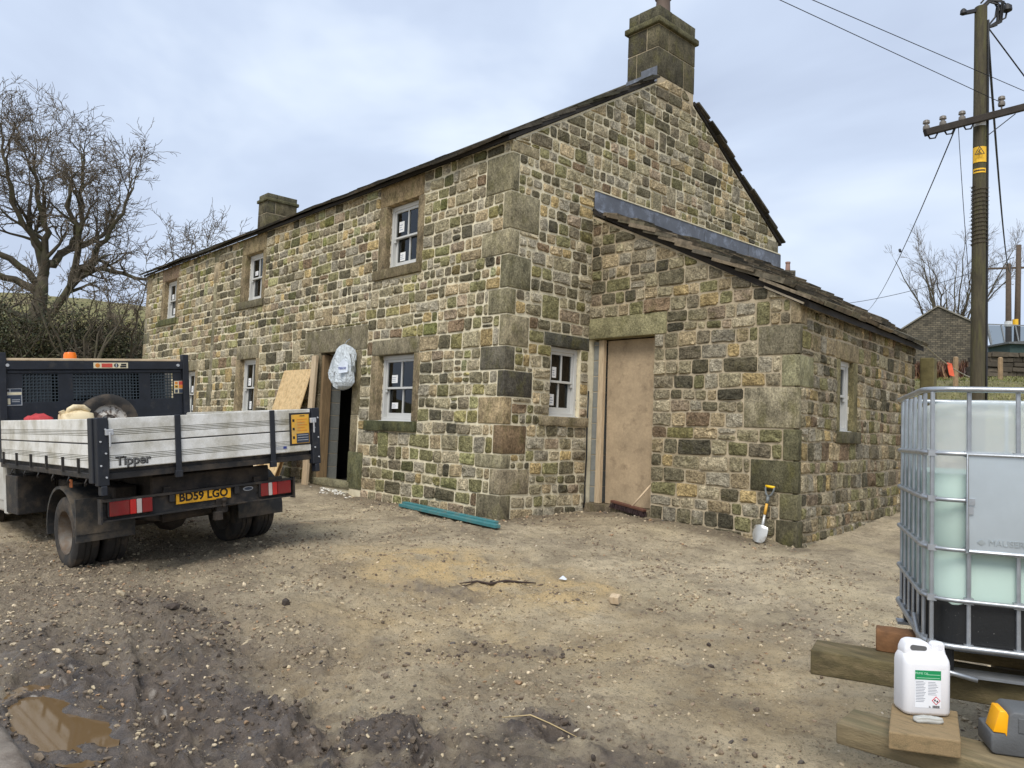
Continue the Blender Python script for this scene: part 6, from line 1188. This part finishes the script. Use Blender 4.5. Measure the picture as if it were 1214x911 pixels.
# ================================================================= PROPS AROUND THE HOUSE
sawn = mat('sawn_pine', lin(190, 170, 140), rough=.75, var=.18, scale=7, bump=.2, stretch=(8, 8, .8), dirt=lin(150, 118, 84), dscale=5, dlo=.55, dhi=.75)
osbm = mat('osb_sheet', lin(204, 176, 130), rough=.75, var=.28, scale=28, bump=.2, bscale=60, dirt=lin(176, 146, 100), dscale=14, dlo=.5, dhi=.62)
plym = mat('dusty_plywood', lin(172, 152, 124), rough=.85, var=.22, scale=2.2, bump=.2, dirt=lin(112, 96, 76), dscale=5, dlo=.55, dhi=.78, speck=.12, sscale=30)
def leaner(name, label, cat, x0, x1, yb, zb, yt, zt, th, m, xs=0, grp=None):
    mb = MB(); a = Vector((x0, yb, zb)); u = Vector((xs, yt-yb, zt-zb)); n = u.cross(Vector((1, 0, 0))).normalized()*-1; mb.obox(a, Vector((x1-x0, 0, 0)), u, n*th); return tag(mb.build(name, m, None, origin=a, bevel=.002), label, cat, grp)
leaner('osb_sheet', 'pale wood-strand sheet leaning on the wall behind the truck', 'board', -6.07, -5.0, -.62, gz(-5.5, -.62), -.06, 1.89, .018, osbm)
leaner('osb_sheet', 'wood-strand offcut leaning left of the front doorway, behind the tail light', 'board', -5.42, -4.88, -.78, gz(-5.2, -.78), -.50, .62, .018, osbm)
leaner('timber_board', 'pale planed board leaning behind the truck tail light', 'board', -5.78, -5.55, -.84, gz(-5.6, -.84), -.55, .60, .03, wood_w)
# notched stair string
mb = MB(); pts = [(0, 0), (.26, 0)]
for k in range(7): pts += [(.26, .05+.1*k), (.19, .05+.1*k), (.19, .10+.1*k), (.26, .10+.1*k)]
pts += [(.26, .8), (0, .8)]; mb.prism(pts, (-6.12, -.86, gz(-6, -.86)), (1, 0, 0), (0, .28, 1), (0, .03, -.008)); tag(mb.build('notched_board', wood_w, None, origin=(-6.1, -.86, -.2)), 'pale notched board leaning behind the truck tail light', 'board')
leaner('timber_plank', 'long sawn plank standing upright in front of the left front-door jamb', 'plank', -4.93, -4.77, -.15, gz(-4.85, -.15)-.01, -.06, 2.12, .05, sawn, xs=-.04)
mb = MB(); mb.box((-4.835, .02, -.02), (-4.76, .19, 2.14)); tag(mb.build('timber_post', mat('old_brown_timber', lin(132, 110, 80), rough=.85, var=.3, scale=6, bump=.3, stretch=(8, 8, .8)), None, origin=(-4.77, .13, -.02), bevel=.004), 'brown timber post inside the left of the front doorway', 'post')
leaner('plywood_sheet', 'dusty plywood sheet boarding up the lean-to doorway', 'board', .20, 1.30, YD+.24, -.03, YD+.20, 2.28, .018, plym)
mb = MB(); mb.box((.115, YD+.085, -.03), (.205, YD+.15, 2.285)); tag(mb.build('timber_stud', sawn, None, origin=(.2, YD+.1, -.03), bevel=.003), 'pale timber stud at the left of the boarded lean-to doorway', 'stud')
# broom
br = empty('broom', (.87, YD-.03, -.05), 'dark bristled broom head with short pale handle on the lean-to doorstep', 'broom')
hA, hB = Vector((.53, YD-.02, .035)), Vector((1.15, YD-.10, -.025)); bdv = (hB-hA).normalized(); mb = MB(); mb.bar(hA, hB, .07, .035); mb.build('head', mat('red_brown_wood', lin(96, 62, 48), rough=.7, var=.2), br, bevel=.006)
mb = MB(); rn = random.Random(3)
for k in range(420):
    f = rn.random(); w = rn.uniform(-.035, .035); p = hA.lerp(hB, f)+Vector((-bdv.y*w, bdv.x*w, -.015)); mb.bar(p, p+Vector((rn.uniform(-.02, .02), rn.uniform(-.035, .02), -.065)), .006, .006)
mb.build('bristles', mat('dark_bristle', lin(52, 36, 36), rough=.9, var=.3), br)
mb = MB(); mb.tube([hA.lerp(hB, .62)+Vector((0, 0, .01)), Vector((1.075, YD+.12, .30))], .013, 8); mb.build('handle', wood_w, br, smooth=True)
# spade
sx, sy = 2.845, YD-.13; gzs = gz(sx, sy); spd = empty('spade', (sx, sy, gzs), 'short steel spade with yellow and black handle leaning on the lean-to corner', 'spade')
pB, pT = Vector((2.815, YD-.17, gzs-.01)), Vector((2.875, YD-.045, gzs+.655)); sdv = (pT-pB).normalized(); sr = Vector((1, 0, 0)); sr = (sr-sdv*sr.dot(sdv)).normalized(); sn_ = sr.cross(sdv)
steel = mat('worn_steel', lin(190, 190, 186), rough=.4, metal=.5, var=.15, bump=.1, dirt=lin(140, 128, 108), dscale=12, dlo=.55, dhi=.7)
mb = MB(); rows = []; 
for (h, w, c) in ((0, .045, .0), (.03, .075, .004), (.09, .088, .012), (.16, .088, .018), (.185, .08, .02), (.2, .03, .022)):
    rows.append([pB+sdv*h+sr*(w*q)-sn_*(.03*(1-q*q)*-1-.03+c*.4) for q in (-1, -.5, 0, .5, 1)])
vs_ = [p for r in rows for p in r]; mb.add(vs_+[p+sn_*-.003 for p in vs_], [(i*5+j, i*5+j+1, (i+1)*5+j+1, (i+1)*5+j) for i in range(5) for j in range(4)]+[(30+(i+1)*5+j, 30+(i+1)*5+j+1, 30+i*5+j+1, 30+i*5+j) for i in range(5) for j in range(4)]); mb.build('blade', steel, spd, smooth=True)
mb = MB(); mb.tube([pB+sdv*.14, pB+sdv*.2, pB+sdv*.33], [.012, .018, .016], 10); mb.build('socket', steel, spd, smooth=True)
mb = MB(); mb.tube([pB+sdv*.32, pB+sdv*.45], [.0165, .016], 10); mb.build('shaft', mat('yellow_shaft', lin(216, 164, 66), rough=.5, var=.1, bump=0), spd, smooth=True)
mb = MB(); mb.tube([pB+sdv*.45, pB+sdv*.53], [.017, .02], 10)
for s in (-1, 1): mb.tube([pB+sdv*.525, pB+sdv*.56+sr*.035*s, pB+sdv*.61+sr*.052*s, pB+sdv*.645+sr*.05*s], [.015, .012, .011, .012], 8)
mb.build('yoke', mat('grey_yoke', lin(104, 108, 108), rough=.5, var=.1), spd, smooth=True); mb = MB(); mb.cyl(pB+sdv*.645-sr*.055, pB+sdv*.645+sr*.055, .015, 10); mb.build('grip', mat('yellow_grip', lin(236, 190, 24), rough=.5), spd, smooth=True)
# carrier bag
bg = empty('carrier_bag', (-3.83, -.12, 1.5), 'white plastic carrier bag hanging in the front doorway', 'bag'); rn = random.Random(12); mb = MB(); n, m = 22, 16; vs_ = []
prof = [(2.26, .02), (2.23, .09), (2.17, .15), (2.09, .19), (1.99, .225), (1.89, .245), (1.79, .255), (1.70, .255), (1.62, .24), (1.56, .20), (1.52, .13), (1.50, .03)]
for i, (z, r) in enumerate(prof):
    for k in range(n):
        g = 2*math.pi*k/n; f = 1+.20*math.sin(2*g+i*.3)+.16*math.sin(5*g-i*.6)+.08*math.sin(9*g+i)+rn.uniform(-.05, .05); vs_.append(Vector((-3.83+.02*math.sin(i*.8)+math.cos(g)*r*f*1.1, -.13+math.sin(g)*r*f*.62, z)))
mb.add(vs_, [(i*n+k, (i+1)*n+k, (i+1)*n+(k+1) % n, i*n+(k+1) % n) for i in range(len(prof)-1) for k in range(n)]+[tuple((len(prof)-1)*n+k for k in range(n))])
bagm = bpy.data.materials.new('thin_white_plastic'); bagm.use_nodes = True; t = bagm.node_tree; b = t.nodes['Principled BSDF']; b.inputs['Base Color'].default_value = (*lin(214, 222, 226), 1); b.inputs['Roughness'].default_value = .25
tr = nd(t, 'ShaderNodeBsdfTransparent'); m2 = nd(t, 'ShaderNodeMixShader'); m2.inputs[0].default_value = .16; t.links.new(b.outputs[0], m2.inputs[1]); t.links.new(tr.outputs[0], m2.inputs[2]); t.links.new(m2.outputs[0], t.nodes['Material Output'].inputs['Surface'])
nzz = nd(t, 'ShaderNodeTexNoise'); nzz.inputs['Scale'].default_value = 9; nzz.inputs['Distortion'].default_value = 1.5; bpp = nd(t, 'ShaderNodeBump'); bpp.inputs['Distance'].default_value = .05; t.links.new(nzz.outputs['Fac'], bpp.inputs['Height']); t.links.new(bpp.outputs[0], b.inputs['Normal'])
mb.build('sack', bagm, bg, smooth=True, angle=22)
mb = MB(); mb.add([(-3.66, -.31, 1.76), (-3.52, -.23, 1.78), (-3.53, -.22, 1.93), (-3.60, -.27, 1.99), (-3.68, -.31, 1.90)], [(0, 1, 2, 3, 4)]); mb.build('printed_panel', mat('bag_print_white', lin(214, 222, 232), rough=.4, bump=0), bg)
text_mesh('TESCO', .048, (-3.605, -.283, 1.84), (1, .55, .06), (0, .05, 1), .001, bold=.001).build('lettering', mat('bag_print_blue', lin(34, 52, 140), bump=0), bg)
mb = MB(); mb.tube([(-3.83, -.13, 2.25), (-3.84, -.08, 2.32), (-3.84, -.02, 2.36)], .008, 6); mb.build('handle', bagm, bg, smooth=True)
# teal planks by the wall
tealm = mat('teal_painted_timber', lin(62, 124, 128), rough=.65, var=.2, scale=6, bump=.2, dirt=lin(110, 112, 98), dscale=6, dlo=.5, dhi=.7)
for k, (a, b_, w, l) in enumerate([((-1.86, -.155), (.36, -.36), .085, 'teal painted batten nearer the wall foot'), ((-1.80, -.255), (.50, -.455), .085, 'teal painted batten lying further from the wall foot')]):
    a = Vector((*a, 0)); b_ = Vector((*b_, 0)); a.z = gz(a.x, a.y)+.045; b_.z = gz(b_.x, b_.y)+.045; mb = MB(); mb.bar(a, b_, w, .04); tag(mb.build('painted_batten', tealm, None, origin=a, bevel=.003), l, 'batten', 'teal battens by the wall')
# twig, litter, clods, offcuts on the ground
def on_ground(pts, lift=.008): return [Vector((x, y, gz(x, y)+lift)) for x, y in pts]
mb = MB(); mb.tube(on_ground([(2.12, -2.33), (2.2, -2.2), (2.28, -2.12), (2.33, -1.98), (2.40, -1.88), (2.46, -1.74)], .012), [.004, .009, .013, .013, .010, .005], 6); mb.tube(on_ground([(2.28, -2.12), (2.22, -2.06), (2.2, -1.98)], .01), [.008, .006, .003], 5); mb.tube(on_ground([(2.2, -2.2), (2.16, -2.30), (2.09, -2.29)], .01), [.006, .005, .003], 5); tag(mb.build('fallen_twig', mat('wet_twig', lin(58, 44, 36), rough=.8, var=.3), None, origin=(2.3, -2.0, -.4), smooth=True), 'dark crooked twig lying across the middle of the yard', 'twig')
def lump(name, label, x, y, s, m, seed, cat, zf=.6):
    rn = random.Random(seed); z = gz(x, y); mb = MB(); vs_ = [Vector((x+v[0]*s*rn.uniform(.75, 1.25), y+v[1]*s*rn.uniform(.75, 1.25), z+s*zf*.35+v[2]*s*zf*rn.uniform(.8, 1.2))) for v in ICV]; mb.add(vs_, [tuple(f) for f in ICF.tolist()]); mb.c = [lin(66, 56, 48)]*len(mb.v); return tag(mb.build(name, m, None, origin=(x, y, z), col=True), label, cat)
lump('mud_clod', 'dark clod left of the centre, the largest of a pair near the gravel', 1.43, -4.47, .055, clod_m, 1, 'clod', .5); lump('mud_clod', 'upright dark clod in front of the truck tow hitch', 1.786, -3.764, .035, clod_m, 2, 'clod', 1.1); lump('mud_clod', 'dark clod right of the larger one near the gravel', 1.84, -4.24, .035, clod_m, 3, 'clod', .6); lump('mud_clod', 'round dark clod right of the middle of the yard', 4.59, -2.295, .022, clod_m, 4, 'clod', .8); lump('mud_clod', 'small dark clod above the round one in the yard', 4.35, -1.95, .018, clod_m, 5, 'clod', .8)
pz_ = gz(2.557, -1.5); mb = MB(); rn = random.Random(8); mb.add([Vector((2.557+math.cos(g)*rn.uniform(.03, .055), -1.5+math.sin(g)*rn.uniform(.03, .055), pz_+rn.uniform(.01, .05))) for g in np.linspace(0, 5.4, 7)]+[Vector((2.557, -1.5, pz_+.05))], [(i, (i+1) % 7, 7) for i in range(7)]); tag(mb.build('litter_scrap', mat('white_scrap', lin(222, 228, 236), rough=.5, bump=0), None, origin=(2.557, -1.5, pz_)), 'crumpled scrap of white plastic in the middle of the yard', 'litter')
pz_ = gz(3.25, -1.63); mb = MB(); mb.obox((3.235, -1.66, pz_), (.07, .03, 0), (-.02, .06, .02), (0, -.01, .055)); tag(mb.build('wood_offcut', sawn, None, origin=(3.25, -1.63, pz_), bevel=.002), 'small pale wood offcut beside the orange stain', 'offcut')
a = on_ground([(-1.36, -2.05), (-1.22, -1.93)], .015); mb = MB(); mb.bar(a[0], a[1], .025, .012); tag(mb.build('wood_splinter', wood_w, None, origin=a[0]), 'pale splinter of wood behind the truck rear wheel', 'splinter')
mb = MB(); mb.tube(on_ground([(4.30, -3.79), (4.42, -3.70), (4.52, -3.66), (4.70, -3.62)], .012), [.003, .004, .004, .002], 5); tag(mb.build('straw_stalk', mat('straw', lin(176, 156, 116), rough=.8), None, origin=(4.5, -3.66, -.5), smooth=True), 'pale stalk lying across the small pit', 'stalk')
rgp = np.random.RandomState(4); whitec = pal([(214, 210, 200), (186, 178, 160), (150, 140, 122)], [3, 2, 1])
tag(pebbles('insulation_scraps', 90, lambda rg, x, y: .014+.02*rg.rand(len(x)), whitec, lambda x, y: np.exp(-((x+3.9)/.28)**2-((y+.16)/.1)**2), (-4.6, -3.2, -.45, .1), peb, 91, .6), 'white crumbs heaped on the front doorstep', 'rubble')
tag(pebbles('wall_foot_rubble', 420, lambda rg, x, y: .008+.016*rg.rand(len(x))**2, stone_pal, lambda x, y: np.where(((x < 0) & (y > -.03)) | ((y > YD-.04) & (x < 3.3)), 0, np.clip(1-np.minimum(np.abs(y+.15)+9*(x > .2), np.minimum(np.abs(x-.15)+9*((y < 0) | (y > 1.6)), np.abs(y-YD+.15)+9*((x < .2) | (x > 3.4))))/.35, 0, 1)), (-4, 3.6, -.6, 1.6), peb, 92, .6), 'stone crumbs along the foot of the house walls', 'rubble')
